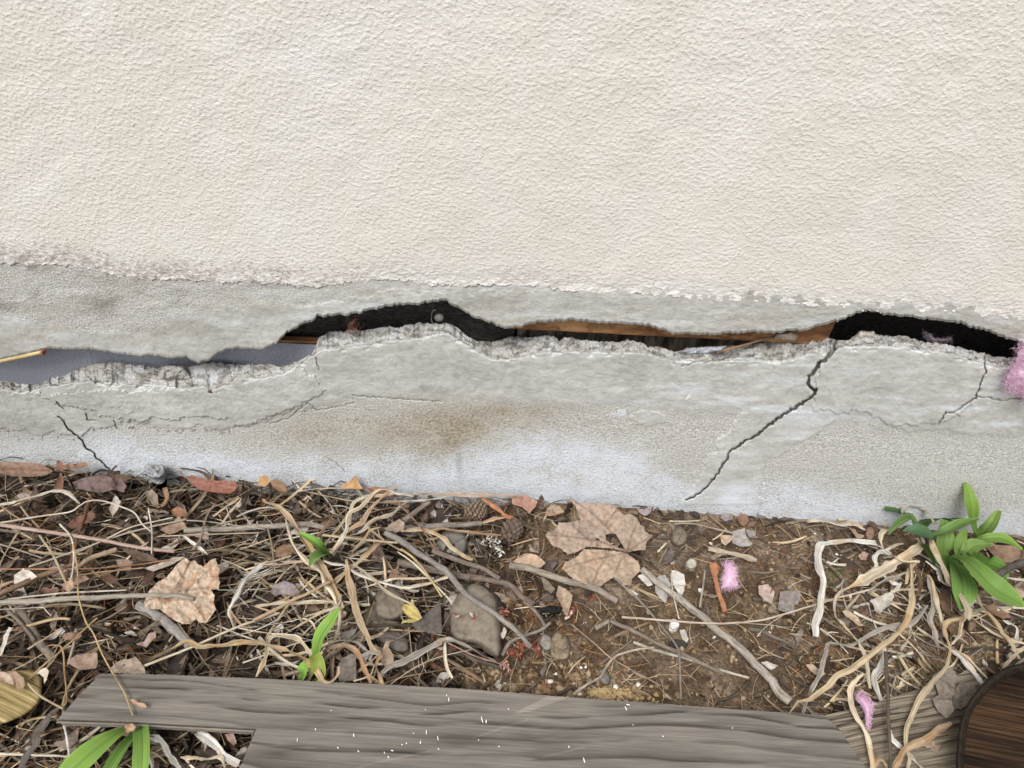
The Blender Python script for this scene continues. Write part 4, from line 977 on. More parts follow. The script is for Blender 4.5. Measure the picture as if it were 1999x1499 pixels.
rock('mortar_chunk', 'I', (158, 154, 148), 0, 1, [(0, 0), (1, 0), (1, 1), (0, 1)], 'x') if False else None

# ---- leaves
V1 = [[(860, 760), (700, 560), (560, 440), (430, 345)], [(860, 760), (660, 680), (400, 640), (250, 632)], [(860, 760), (900, 620), (940, 540)], [(860, 760), (950, 700), (1055, 642)], [(700, 560), (760, 470), (790, 430)], [(560, 660), (450, 560), (400, 545)]]
ml = empty('maple_leaf', tuple(P(1180, 1060, .018)), 'big light brown maple leaf with a hole and a torn lower lobe below the wall', 'leaf')
leaf('upper_half', 'C', (180, 152, 126), 20, [(420, 340), (500, 392), (600, 395), (720, 400), (780, 425), (840, 487), (880, 470), (930, 500), (962, 560), (995, 568), (990, 600), (1060, 640), (1010, 680), (1000, 740), (930, 750), (862, 762), (760, 735), (560, 720), (480, 760), (420, 780), (370, 740), (300, 710), (245, 630), (320, 592), (352, 540), (400, 540), (510, 520), (490, 460), (470, 410), (440, 380)],
     None, None, .16, .009, .05, [[(700, 632), (735, 620), (775, 622), (800, 660), (845, 738), (800, 728), (740, 700), (705, 665)]], V1, .2, 2.0, 2.4, parent=ml)
leaf('torn_lobe', 'C', (190, 160, 126), 15, [(862, 764), (900, 800), (950, 832), (962, 900), (900, 960), (890, 1000), (830, 1015), (765, 948), (700, 985), (640, 1032), (590, 1005), (490, 990), (420, 930), (375, 882), (400, 832), (480, 800), (535, 738), (640, 742), (760, 752)],
     None, None, .2, .008, 0, (), [[(862, 764), (740, 790), (560, 830), (400, 880)], [(862, 764), (800, 850), (760, 945)], [(700, 800), (640, 900), (610, 990)]], .25, 1.6, 2.4, parent=ml)
o = stick('leaf_stalk', 'C', (70, 56, 48), 20, 19, [(850, 755), (930, 785), (1010, 830), (1100, 900)], None, None, .7)
on_parent(o, ml)
leaf('serrated_leaf', 'A', (206, 176, 142), 30, [(1390, 800), (1430, 830), (1462, 822), (1490, 852), (1530, 872), (1520, 920), (1535, 860), (1580, 820), (1620, 805), (1632, 850), (1650, 900), (1640, 940), (1652, 990), (1640, 1040), (1585, 1040), (1610, 1080), (1605, 1140), (1622, 1190), (1580, 1250), (1545, 1290), (1500, 1292), (1470, 1262), (1430, 1300), (1370, 1300), (1300, 1265), (1240, 1222), (1200, 1192), (1090, 1182), (1085, 1130), (1120, 1050), (1180, 990), (1255, 945), (1290, 900), (1330, 850)],
     'pale tan toothed leaf with brown blotches across the left litter', 'leaf', .2, .007, 0, (), [[(1090, 1130), (1300, 1060), (1560, 1030)], [(1300, 1060), (1400, 880), (1420, 830)], [(1400, 1045), (1560, 900), (1630, 830)], [(1350, 1055), (1480, 1180), (1540, 1280)]], .5, 1.6, 2.2)
leaf('long_leaf', 'A', (150, 112, 84), 30, [(-80, 120), (0, 85), (130, 84), (300, 95), (400, 150), (350, 182), (250, 195), (100, 192), (0, 168), (-80, 150)], 'long smooth brown leaf lying by the foundation at the far left', 'leaf', .35, .002, .1, (), [[(-60, 135), (400, 150)]], .3, .5)
leaf('curled_leaf', 'A', (150, 104, 70), 30, [(405, 150), (430, 70), (465, 75), (475, 105), (560, 95), (650, 85), (665, 115), (600, 135), (470, 140)], 'curled chestnut leaf scrap beside the long smooth brown leaf', 'leaf', .6, .006, .1)
leaf('curled_leaf', 'A', (140, 92, 58), 24, [(400, 290), (420, 230), (460, 160), (480, 230), (470, 290)], 'narrow orange brown curl below the chestnut leaf scrap', 'leaf', .6, .005)
leaf('red_leaf', 'A', (166, 98, 70), 30, [(1395, 195), (1440, 180), (1520, 205), (1620, 225), (1700, 222), (1765, 232), (1790, 262), (1760, 300), (1720, 322), (1600, 312), (1500, 290), (1440, 250)], 'reddish brown leaf with a pale midrib by the wall', 'leaf', .35, .003, .1, (), [[(1395, 195), (1560, 235), (1780, 262)]], .2, .6)
leaf('crumpled_leaf', 'A', (126, 98, 92), 24, [(540, 235), (640, 200), (760, 180), (840, 200), (905, 205), (950, 262), (930, 310), (840, 290), (760, 320), (660, 300), (570, 285)], 'crumpled mauve brown leaf below the left crack', 'leaf', .2, .014)
leaf('leaf_scrap', 'A', (214, 202, 186), 30, [(105, 1000), (108, 930), (150, 905), (175, 878), (225, 900), (282, 942), (240, 965), (190, 960), (182, 992), (140, 990)], 'small whitish leaf scrap at the left edge', 'leaf', .3, .003)
leaf('leaf_scrap', 'A', (178, 148, 130), 26, [(1380, 610), (1440, 590), (1530, 580), (1570, 620), (1565, 670), (1480, 650)], 'pinkish beige leaf scrap beside the bent brown twig', 'leaf', .3, .006)
leaf('curled_leaf', 'A', (160, 128, 98), 26, [(1200, 590), (1290, 540), (1340, 490), (1380, 540), (1405, 575), (1330, 610), (1270, 630)], 'curled tan leaf with a wavy edge above the toothed leaf', 'leaf', .5, .008)
leaf('curled_leaf', 'A', (162, 118, 78), 26, [(1150, 380), (1200, 420), (1240, 360), (1220, 280), (1255, 272), (1270, 340), (1240, 410), (1180, 430)], 'hook shaped curled golden leaf near the red leaf', 'leaf', .5, .006)
leaf('curled_leaf', 'A', (156, 140, 118), 25, [(1080, 310), (1140, 290), (1180, 330), (1190, 400), (1150, 410), (1110, 360)], 'grey tan curled leaf left of the hook shaped leaf', 'leaf', .6, .006)
leaf('leaf_scrap', 'A', (164, 110, 64), 25, [(1280, 450), (1330, 415), (1390, 440), (1410, 480), (1370, 495), (1300, 480)], 'shiny copper brown leaf curl in the upper left litter', 'leaf', .7, .006)
leaf('leaf_scrap', 'A', (132, 84, 60), 20, [(500, 560), (560, 500), (700, 450), (720, 500), (620, 560), (540, 590)], 'reddish dark leaf under the white arching stem', 'leaf', .3, .006)
leaf('leaf_scrap', 'A', (178, 142, 122), 26, [(545, 990), (590, 950), (640, 930), (670, 960), (620, 985), (570, 1010)], 'pinkish scrap of leaf caught on the yellow vine', 'leaf', .4, .006)
leaf('curled_leaf', 'A', (130, 88, 60), 22, [(290, 1050), (330, 1020), (400, 1040), (440, 1030), (430, 1070), (350, 1080)], 'brown curled leaf hump under the thick brown stem', 'leaf', .7, .008)
leaf('leaf_scrap', 'A', (150, 122, 98), 24, [(870, 820), (940, 810), (990, 830), (980, 900), (900, 900)], 'wrinkled tan scrap left of the toothed leaf', 'leaf', .3, .009)
leaf('leaf_scrap', 'A', (184, 166, 144), 27, [(1080, 880), (1180, 850), (1300, 800), (1390, 795), (1280, 860), (1150, 905)], 'narrow beige leaf tip touching the toothed leaf', 'leaf', .4, .004)
leaf('leaf_scrap', 'A', (110, 84, 64), 22, [(890, 720), (1000, 740), (1130, 780), (1200, 830), (1060, 830), (980, 790)], 'dark brown flat leaf between two crossing stems', 'leaf', .2, .005)
leaf('ochre_leaf', 'B', (200, 146, 70), 26, [(15, 260), (22, 192), (80, 184), (112, 222), (70, 270)], 'ochre leaf piece standing against the wall at left', 'leaf', .2, .004, .5)
leaf('curled_leaf', 'B', (150, 112, 66), 24, [(110, 222), (160, 215), (215, 250), (235, 300), (180, 310), (120, 270)], 'brown curled half of the ochre leaf by the wall', 'leaf', .5, .005, .3)
leaf('ochre_leaf', 'B', (206, 150, 68), 26, [(618, 272), (700, 225), (742, 192), (762, 188), (760, 225), (802, 284), (760, 288), (700, 284)], 'pointed ochre leaf tip standing against the white wall foot', 'leaf', .1, .003, .6)
leaf('orange_leaf', 'B', (158, 100, 52), 20, [(800, 292), (900, 264), (1000, 290), (1042, 312), (1030, 350), (960, 345), (880, 322)], 'dark orange leaf lying right of the pointed ochre leaf', 'leaf', .2, .004, .2)
leaf('curled_leaf', 'B', (150, 114, 74), 26, [(140, 790), (150, 730), (210, 705), (270, 715), (290, 760), (220, 790), (170, 800)], 'crumpled golden brown leaf left of the upper green shoot', 'leaf', .4, .012)
leaf('crumpled_leaf', 'B', (168, 146, 128), 26, [(960, 590), (1020, 540), (1080, 510), (1115, 540), (1110, 600), (1050, 610), (1000, 600)], 'crumpled beige leaf at the head of the grey stick', 'leaf', .4, .014)
leaf('leaf_scrap', 'B', (148, 132, 132), 24, [(105, 1060), (130, 1010), (210, 975), (280, 1000), (325, 1060), (280, 1090), (200, 1075), (140, 1085)], 'lilac grey leaf lying left of the tan stalks', 'leaf', .5, .009)
leaf('leaf_scrap', 'B', (138, 104, 80), 22, [(995, 955), (1010, 900), (1045, 885), (1090, 920), (1145, 930), (1120, 970), (1060, 960)], 'small brown leaf above the round tan stone', 'leaf', .4, .008)
leaf('yellow_leaf', 'B', (220, 196, 60), 32, [(1095, 1180), (1110, 1152), (1160, 1155), (1205, 1185), (1235, 1230), (1242, 1258), (1215, 1272), (1165, 1255), (1115, 1220)], 'small bright yellow leaf with dark marks beside the round stone', 'leaf', .25, .002, 0, (), [[(1100, 1165), (1235, 1262)]], .3, .3)
leaf('yellow_leaf', 'B', (206, 186, 70), 26, [(1160, 1150), (1165, 1110), (1180, 1120), (1192, 1172), (1180, 1180)], 'thin yellow leaf tip sticking up behind the yellow leaf', 'leaf', .2, .002)
leaf('yellow_leaf', 'B', (190, 172, 60), 22, [(1085, 1300), (1100, 1275), (1160, 1262), (1230, 1268), (1180, 1290), (1120, 1290)], 'yellow sliver of leaf under the bright yellow leaf', 'leaf', .2, .002)
leaf('grey_leaf', 'B', (104, 94, 86), 20, [(1170, 1300), (1260, 1240), (1340, 1170), (1385, 1110), (1390, 1250), (1395, 1370), (1300, 1370), (1200, 1340)], 'dark grey leaf sheet between the two tan stones', 'leaf', .15, .006)
leaf('leaf_scrap', 'C', (186, 128, 98), 20, [(0, 338), (90, 330), (190, 378), (180, 412), (130, 470), (70, 420), (0, 400)], 'pinkish brown leaf piece against the wall left of the maple leaf', 'leaf', .2, .004, .15)
leaf('leaf_scrap', 'C', (178, 146, 112), 16, [(245, 490), (262, 430), (310, 402), (360, 420), (395, 460), (320, 485)], 'tan leaf arching beside the tip of the maple leaf', 'leaf', .5, .004)
leaf('leaf_scrap', 'C', (198, 160, 122), 16, [(5, 832), (50, 790), (110, 768), (180, 780), (230, 820), (252, 842), (215, 875), (150, 880), (60, 855)], 'peach tan leaf left of the folded maple lobe', 'leaf', .35, .004)
leaf('leaf_scrap', 'C', (176, 148, 114), 14, [(328, 1080), (345, 1010), (400, 1035), (455, 1085), (440, 1150), (415, 1240), (395, 1230), (372, 1160)], 'dry tan leaf with a pointed tail on the soil', 'leaf', .5, .004)
leaf('leaf_scrap', 'C', (134, 118, 100), 12, [(218, 945), (262, 968), (322, 1038), (295, 1072), (240, 1035)], 'grey brown pointed leaf left of the tailed tan leaf', 'leaf', .4, .004)
leaf('leaf_scrap', 'C', (196, 168, 136), 10, [(1562, 632), (1620, 632), (1664, 642), (1640, 680), (1602, 712), (1570, 690)], 'pale tan leaf square near the pink fluff', 'leaf', .2, .003)
leaf('grey_leaf', 'C', (168, 162, 154), 9, [(1655, 602), (1700, 590), (1742, 578), (1762, 650), (1805, 700), (1780, 715), (1720, 722), (1650, 692)], 'pale grey ragged leaf right of the tan leaf square', 'leaf', .3, .006)
leaf('grey_leaf', 'C', (150, 142, 134), 9, [(1750, 590), (1820, 600), (1830, 640), (1780, 650)], 'little grey leaf flake beside the ragged grey leaf', 'leaf', .3, .004)
leaf('beige_leaf', 'C', (192, 164, 146), 9, [(1850, 1012), (1920, 1000), (1972, 1060), (1950, 1150), (1890, 1122), (1850, 1070)], 'beige pink leaf on the soil right of the pink fluff', 'leaf', .15, .005)
leaf('brown_leaf', 'C', (150, 110, 74), 10, [(1690, 500), (1720, 472), (1770, 480), (1775, 530), (1740, 570), (1700, 540)], 'copper brown leaf curl at the wall foot right of the crack', 'leaf', .5, .005)
leaf('lilac_leaf', 'C', (156, 138, 140), 9, [(1560, 500), (1600, 460), (1650, 480), (1660, 515), (1600, 530)], 'lilac grey leaf at the wall foot right of the crack', 'leaf', .4, .006)
leaf('lilac_leaf', 'C', (170, 156, 156), 9, [(930, 430), (990, 440), (1040, 410), (1100, 410), (1050, 460), (1000, 490), (960, 470)], 'pale lilac leaf curl at the wall foot above the maple leaf', 'leaf', .4, .007)
leaf('grey_leaf', 'D', (146, 138, 132), 10, [(165, 1055), (240, 1050), (312, 1050), (322, 1090), (300, 1150), (270, 1160), (275, 1240), (210, 1215), (150, 1192)], 'square grey leaf left of the white bent ribbon', 'leaf', .1, .004)
leaf('brown_leaf', 'D', (160, 124, 90), 14, [(1715, 725), (1800, 705), (1900, 712), (1985, 722), (1965, 800), (1910, 835), (1850, 840), (1770, 790)], 'brown curled leaf right of the green lily plant', 'leaf', .4, .006)
leaf('brown_leaf', 'D', (182, 142, 108), 12, [(680, 575), (730, 590), (745, 620), (800, 635), (780, 660), (740, 655)], 'tan leaf wedge behind the bent white ribbon', 'leaf', .4, .005)
leaf('brown_leaf', 'D', (186, 146, 122), 12, [(750, 790), (790, 755), (830, 770), (810, 820), (770, 820)], 'small pinkish leaf under the wide dry blade', 'leaf', .3, .005)
leaf('tan_leaf', 'H', (198, 172, 134), 12, [(575, 270), (620, 262), (690, 310), (715, 350), (740, 388), (700, 385), (650, 340), (600, 310)], 'narrow tan leaf under the looping dry ribbons', 'leaf', .4, .004)
leaf('white_leaf', 'H', (196, 186, 172), 14, [(790, 190), (880, 150), (960, 120), (982, 150), (960, 220), (900, 262), (870, 292), (830, 270), (820, 220)], 'folded whitish grey leaf below the wide dry blade', 'leaf', .4, .009)
leaf('brown_leaf', 'H', (140, 104, 74), 10, [(1310, 140), (1400, 120), (1425, 200), (1420, 310), (1360, 260)], 'brown leaf under the lowest green lily leaf', 'leaf', .2, .006)
leaf('brown_leaf', 'H', (150, 108, 74), 11, [(1680, 230), (1760, 210), (1840, 270), (1910, 320), (1830, 330), (1740, 290)], 'copper brown leaf below the right hand lily leaf', 'leaf', .3, .006)
leaf('grey_brown_leaf', 'H', (140, 126, 110), 30, [(1280, 955), (1330, 925), (1310, 860), (1280, 780), (1340, 730), (1430, 710), (1485, 790), (1450, 840), (1455, 900), (1430, 960), (1450, 1050), (1390, 1110), (1330, 1060), (1300, 1010)], 'grey brown lobed leaf lying on the old plank', 'leaf', .1, .005, 0, (), [[(1300, 780), (1400, 840), (1440, 900)], [(1290, 955), (1420, 960)]])
leaf('grey_brown_leaf', 'H', (128, 114, 98), 27, [(1450, 900), (1500, 820), (1600, 850), (1640, 880), (1580, 980), (1500, 1040), (1440, 1000)], 'dull brown leaf between old plank and wooden tub', 'leaf', .1, .006)
leaf('tan_leaf', 'H', (196, 164, 130), 9, [(290, 690), (340, 682), (390, 720), (450, 760), (410, 785), (370, 770), (330, 740)], 'pale tan torn leaf left of the pink tuft near the plywood', 'leaf', .2, .005)
leaf('tan_leaf', 'H', (180, 150, 120), 26, [(1200, 1310), (1280, 1270), (1340, 1230), (1345, 1330), (1310, 1370), (1240, 1340)], 'beige leaf stuck between old plank and wooden tub', 'leaf', .2, .005)
leaf('curled_leaf', 'E', (196, 170, 138), 46, [(0, 690), (60, 700), (110, 760), (120, 800), (80, 800), (0, 770)], 'pale curled leaf resting on the tan log slice', 'leaf', .5, .006)
leaf('curled_leaf', 'E', (172, 138, 100), 48, [(60, 690), (130, 690), (200, 745), (210, 800), (185, 855), (140, 840), (130, 790), (90, 740)], 'brown curled leaf bowl on the edge of the tan log slice', 'leaf', .6, .006)
leaf('leaf_scrap', 'E', (206, 192, 172), 46, [(270, 722), (330, 680), (385, 656), (410, 690), (392, 760), (372, 795), (365, 740), (330, 710)], 'whitish leaf flake beside the tan log slice', 'leaf', .4, .005)
leaf('spotted_leaf', 'E', (166, 134, 110), 24, [(570, 602), (640, 550), (720, 540), (815, 530), (822, 610), (810, 665), (730, 675), (680, 682), (600, 640)], 'spotted brown leaf piece above the plywood board', 'leaf', .15, .006)
leaf('spotted_leaf', 'E', (160, 140, 116), 40, [(925, 665), (970, 620), (1030, 590), (1080, 590), (1140, 565), (1190, 630), (1215, 670), (1222, 712), (1100, 712), (940, 700)], 'grey tan leaf with dark holes at the top edge of the plywood', 'leaf', .1, .005, .1, [[(1025, 640), (1040, 628), (1060, 632), (1040, 646)]])
leaf('leaf_scrap', 'E', (170, 140, 126), 26, [(1140, 460), (1210, 440), (1250, 370), (1310, 350), (1310, 400), (1260, 450), (1230, 490)], 'mauve leaf curl above the long tan straw', 'leaf', .5, .007)
leaf('leaf_scrap', 'E', (150, 110, 84), 22, [(520, 390), (570, 365), (660, 360), (690, 390), (640, 430), (540, 425)], 'small brown leaf under the golden stem', 'leaf', .3, .008)
leaf('tan_leaf', 'F', (176, 146, 112), 26, [(1300, 580), (1320, 500), (1350, 435), (1380, 440), (1370, 490), (1415, 560), (1410, 620), (1360, 665), (1310, 630)], 'tan dry leaf with a curled stalk above the plywood', 'leaf', .4, .006)
leaf('grey_leaf', 'F', (138, 124, 110), 24, [(950, 770), (945, 640), (980, 580), (1060, 540), (1095, 560), (1100, 770)], 'grey brown leaf standing behind the plywood next to the cut shoot', 'leaf', .1, .004)
leaf('grey_leaf', 'F', (150, 138, 128), 24, [(960, 370), (1030, 350), (1110, 325), (1080, 380), (1020, 420), (970, 410)], 'narrow grey leaf left of the bent tan ribbon', 'leaf', .5, .004)
leaf('curled_leaf', 'E', (190, 146, 104), 54, [(1090, 930), (1110, 920), (1160, 950), (1215, 960), (1235, 990), (1200, 1005), (1150, 975), (1110, 960)], 'curled tan leaf scrap at the vine tip on the plywood', 'leaf', .6, .004)
leaf('curled_leaf', 'E', (190, 150, 108), 50, [(1045, 1160), (1065, 1130), (1110, 1128), (1140, 1150), (1130, 1180), (1070, 1210), (1050, 1195)], 'crinkled tan scrap over the notch edge above the lily', 'leaf', .6, .006)
leaf('leaf_scrap', 'E', (150, 128, 110), 14, [(450, 1290), (520, 1270), (610, 1200), (660, 1170), (650, 1280), (580, 1340), (500, 1340)], 'pale grey leaf left of the lily in the notch', 'leaf', .4, .008)
leaf('leaf_scrap', 'E', (176, 140, 118), 14, [(1890, 1220), (1960, 1210), (1990, 1290), (1960, 1310), (1910, 1270)], 'pinkish leaf at the slanted end of the notch', 'leaf', .3, .005)
leaf('orange_curl', 'C', (190, 116, 52), 16, [(1478, 860), (1490, 842), (1530, 838), (1556, 868), (1552, 910), (1535, 930), (1550, 1000), (1572, 1080), (1602, 1150), (1612, 1205), (1580, 1212), (1560, 1140), (1530, 1060), (1510, 960), (1488, 900)], 'bright orange curled leaf beside the pink fluff', 'leaf', .9, .004)
for c, pts, lab in (((200, 196, 190), [(1195, 895), (1240, 900), (1292, 930), (1300, 1000), (1285, 1060), (1270, 1105), (1240, 1060), (1205, 1000)], 'tall pale grey paint chip right of the maple leaf'),
                    ((172, 168, 160), [(1070, 960), (1110, 935), (1150, 930), (1192, 1000), (1180, 1060), (1150, 1145), (1110, 1110), (1075, 1060)], 'ragged grey paint chip below the maple stalk'),
                    ((196, 190, 180), [(940, 940), (985, 920), (1030, 970), (1055, 1005), (1020, 1020)], 'pale paint chip under the split stick'),
                    ((196, 194, 190), [(830, 1015), (870, 1030), (945, 1072), (925, 1102), (880, 1070)], 'narrow pale chip below the maple lobe'),
                    ((188, 180, 166), [(1255, 1345), (1295, 1340), (1325, 1410), (1310, 1440), (1275, 1410)], 'pale sliver of paint below the white plaster lump')):
    leaf('paint_chip', 'C', c, 9, pts, lab, 'paint chip', .1, .003, mat='rock')
# ---- stems, straws and dry ribbons
S, B_ = stick, blade
S('plant_stem', 'A', 'pink', 30, 36, [(-60, 545), (0, 557), (400, 615), (720, 660), (1000, 715), (1310, 758)], 'long pinkish jointed stem slanting across the left litter', 'stem', .9, 'straw', 4, .05)
S('plant_stem', 'A', (176, 118, 66), 14, 30, [(-60, 880), (0, 884), (560, 888), (960, 862), (1270, 818)], 'thin orange brown stem running level to the toothed leaf', 'stem', .8, 'straw', 2)
S('plant_stem', 'A', 'gold', 11, 32, [(600, 930), (800, 905), (1080, 880)], 'thin yellow straw just under the orange brown stem', 'straw', .9, 'straw')
S('plant_stem', 'A', (140, 104, 70), 46, 27, [(-80, 1110), (0, 1072), (250, 960), (450, 890), (600, 838)], 'thick brown stem at the left edge', 'stem', .85, 'straw', 2, .08)
S('plant_stem', 'A', (172, 142, 100), 42, 30, [(560, 880), (700, 800), (885, 735)], 'thick tan stem stub with a clean cut end', 'stem', .95, 'straw', 2)
S('plant_stem', 'A', (170, 158, 138), 46, 36, [(-60, 1155), (0, 1140), (300, 1125), (600, 1108), (1080, 1082), (1300, 1090), (1460, 1106)], 'thick pale grey stem lying over the toothed leaf', 'stem', .75, 'straw', 3, .06)
S('plant_stem', 'A', 'pale', 15, 36, [(60, 1112), (300, 1085), (500, 1065), (950, 1044)], 'thin pale stem above the thick pale grey stem', 'stem', .8, 'straw', 1)
S('plant_stem', 'A', 'pale', 9, 30, [(-20, 1192), (180, 1182), (315, 1175), (345, 1200), (385, 1240)], 'fine pale stem with a bent tip at the left edge', 'stem', .7, 'straw')
S('dry_tendril', 'A', (214, 200, 178), 14, 44, [(0, 540, 28), (300, 492, 32), (520, 460, 36), (600, 410, 42), (660, 378, 46), (760, 374, 46), (900, 416, 44), (1010, 465, 42), (1070, 550, 36), (1135, 608, 30)], 'arching whitish stem in the upper left litter', 'stem', .8, 'straw')
B_('flat_straw', 'A', 'pale', 42, 36, [(-30, 405), (100, 375), (250, 340), (400, 302), (500, 308), (600, 400)], 'flat cream blade near the wall at the left edge', 'dry blade', (.5, .2), .35)
S('plant_stem', 'A', 'pale', 15, 40, [(450, 548), (530, 640), (552, 750), (546, 900), (525, 992)], 'slim cream stem hooking down to the vine joint', 'stem', .8, 'straw')
S('plant_stem', 'A', (190, 170, 120), 18, 40, [(295, 632), (390, 770), (450, 890), (500, 1005)], 'yellowish stem slanting down to the vine joint', 'stem', .9, 'straw', 2)
S('plant_stem', 'A', (138, 84, 42), 22, 22, [(685, 320), (620, 520), (570, 700), (515, 900), (455, 1142)], 'upright rusty brown stem behind the vine', 'stem', .9, 'straw', 2)
S('vine', 'A', (196, 160, 88), 12, 52, [(545, 700), (580, 870), (590, 1080), (640, 1270), (700, 1370), (750, 1490), (800, 1590), (930, 1810), (995, 1990)], 'thin yellow jointed vine hanging down onto the plywood', 'vine', .9, 'straw', 6, .03)
leaf('vine_joint', 'A', (196, 156, 112), 44, [(465, 1000), (490, 985), (545, 970), (555, 1020), (520, 1060), (480, 1040)], 'papery joint where two pale stems meet', 'stem joint', .5, .006)
S('twig', 'A', (150, 126, 104), 18, 40, [(1450, 745), (1505, 665), (1540, 530), (1570, 460), (1612, 400)], 'bent brown twig right of the pinkish stem', 'twig', .9)
S('straw', 'A', 'straw', 13, 30, [(560, 770), (760, 680), (1000, 570), (1300, 500)], 'long straw rising to the right behind the pinkish stem', 'straw', .9, 'straw')
S('straw', 'A', (186, 170, 146), 15, 26, [(220, 872), (600, 740), (1000, 606), (1400, 512)], 'grey straw below and parallel to the long straw', 'straw', .9, 'straw')
S('grey_stick', 'A', (152, 138, 120), 46, 26, [(1390, 600), (1700, 580), (2000, 560), (2300, 550), (2440, 575)], 'smooth grey stick leading right below the red leaf', 'stick', .9, 'bark', 1, .06)
S('straw', 'A', 'tan', 11, 36, [(1180, 642), (1500, 628), (1945, 614)], 'level thin tan straw under the smooth grey stick', 'straw', .9, 'straw')
S('straw', 'A', 'ashy', 9, 34, [(1400, 520), (1600, 536), (1990, 590)], 'fine ashy straw over the smooth grey stick', 'straw', .9, 'straw')
B_('straw', 'A', 'tan', 24, 36, [(1600, 495), (1690, 425), (1785, 352)], 'short flat tan straw pointing up below the red leaf', 'straw', (.8, .7), .2)
B_('straw', 'A', 'straw', 17, 37, [(1660, 545), (1720, 460), (1795, 358)], 'second flat straw crossing the short flat tan straw', 'straw', (.8, .5), .2)
S('straw', 'A', 'ashy', 8, 38, [(1700, 430), (1725, 490), (1742, 545)], 'tiny stem hanging from the crossed flat straws', 'straw', .9, 'straw')
S('straw', 'A', 'pale', 11, 40, [(1115, 432), (1140, 600), (1138, 770)], 'upright pale straw beside the white arch end', 'straw', .8, 'straw')
B_('chalky_stick', 'E', 'white', 34, 34, [(-20, 560), (40, 430), (95, 322)], 'chalky white flat stick at the left edge', 'stick', (.9, .9), .15)
S('straw', 'A', 'tan', 14, 32, [(210, 1490), (350, 1405), (472, 1325)], 'tan straw with a pinkish tip at lower left', 'straw', .9, 'straw')
S('golden_stem', 'E', 'gold', 18, 44, [(235, 760), (380, 630), (530, 500), (680, 365), (815, 242)], 'golden jointed stem slanting up from the tan log slice', 'stem', .9, 'straw', 3, .04)
S('fuzzy_root', 'A', (150, 142, 134), 78, 14, [(1040, 1150), (1250, 1290), (1430, 1460)], 'fuzzy grey root below the toothed leaf', 'root', .9, 'bark', 0, .25)
S('straw', 'E', 'straw', 23, 38, [(1205, 645), (1600, 490), (2000, 318), (2350, 200)], 'long tan straw slanting up from the plywood to mid litter', 'straw', .9, 'straw', 2, .04)
B_('dry_ribbon', 'A', (204, 176, 124), 34, 42, [(1290, 1490), (1400, 1440), (1550, 1482), (1800, 1440), (2000, 1450)], 'golden tan ribbon with a kinked left end', 'dry ribbon', (.2, .8), .5)
B_('dry_ribbon', 'A', 'white', 34, 42, [(2010, 830), (1920, 890), (1850, 960), (1760, 1130), (1728, 1210), (1752, 1325)], 'twisted whitish ribbon right of the toothed leaf', 'dry ribbon', (.7, .2), .6)
S('straw', 'A', 'ashy', 8, 36, [(1640, 1045), (1800, 1045), (2000, 1034)], 'hair thin straw right of the toothed leaf', 'straw', .9, 'straw')
S('straw', 'B', 'straw', 11, 30, [(300, 310), (400, 290), (520, 280), (705, 282)], 'slim straw touching the pointed ochre leaf', 'straw', .8, 'straw')
B_('straw', 'B', 'tan', 15, 30, [(340, 300), (650, 360), (900, 386), (1160, 376)], 'flat straw lying along the wall foot', 'straw', (.5, .5), .3)
B_('straw', 'B', 'pale', 15, 32, [(960, 380), (1250, 370), (1400, 340), (1545, 312)], 'cream straw rising to the right along the wall foot', 'straw', (.6, .4), .3)
B_('flat_straw', 'B', 'tan', 32, 40, [(560, 770), (690, 600), (830, 460), (960, 340), (1045, 268)], 'stiff tan blade pointing up at the wall', 'dry blade', (.6, .7), .3)
B_('dry_ribbon', 'B', 'pale', 26, 44, [(590, 745), (670, 600), (700, 470), (790, 420), (890, 300), (960, 284), (1050, 300), (1180, 335)], 'pale ribbon folded over above the upper green shoot', 'dry ribbon', (.8, .4), .5)
B_('dry_ribbon', 'B', 'straw', 24, 40, [(700, 560), (712, 430), (780, 352), (900, 335), (1050, 330)], 'thin folded ribbon close under the wall foot straw', 'dry ribbon', (.7, .4), .5)
B_('dry_ribbon', 'B', (206, 190, 164), 30, 36, [(580, 780), (650, 670), (790, 600), (830, 540), (1000, 482), (1080, 420), (1155, 365)], 'wavy cream ribbon left of the crumpled beige leaf', 'dry ribbon', (.8, .5), .8)
B_('dry_ribbon', 'B', 'tan', 26, 40, [(720, 760), (790, 690), (850, 600), (940, 575), (1000, 590)], 'short tan curl right of the upper green shoot', 'dry ribbon', (.5, .5), .7)
B_('dry_stalk', 'B', (200, 168, 122), 42, 38, [(75, 345), (200, 450), (300, 580), (420, 770), (540, 960), (600, 1070), (645, 1190)], 'long tan flat stalk passing left of the upper green shoot', 'stalk', (.5, .8), .35)
B_('dry_stalk', 'B', 'straw', 28, 36, [(230, 520), (290, 720), (420, 880), (540, 1020), (620, 1190), (605, 1350), (575, 1440)], 'second flat stalk left of and parallel to the long tan one', 'stalk', (.6, .6), .5)
B_('flat_straw', 'B', (172, 126, 84), 24, 36, [(450, 655), (530, 560), (548, 450), (510, 395)], 'brown curled blade with a knotted tip', 'dry blade', (.6, .9), .7)
S('straw', 'B', 'tan', 20, 42, [(500, 632), (700, 655), (1065, 690)], 'stiff tan straw passing right of the upper green shoot', 'straw', .9, 'straw', 2)
B_('dry_stalk', 'B', (206, 178, 134), 36, 32, [(540, 1020), (650, 930), (750, 850), (850, 770), (965, 688)], 'broad straw slanting up right across the middle', 'stalk', (.6, .6), .25)
S('straw', 'B', (196, 162, 112), 28, 44, [(-20, 1272), (150, 1190), (300, 1110), (560, 985)], 'thick straw slanting up to the tan stalks', 'straw', .9, 'straw', 2, .05)
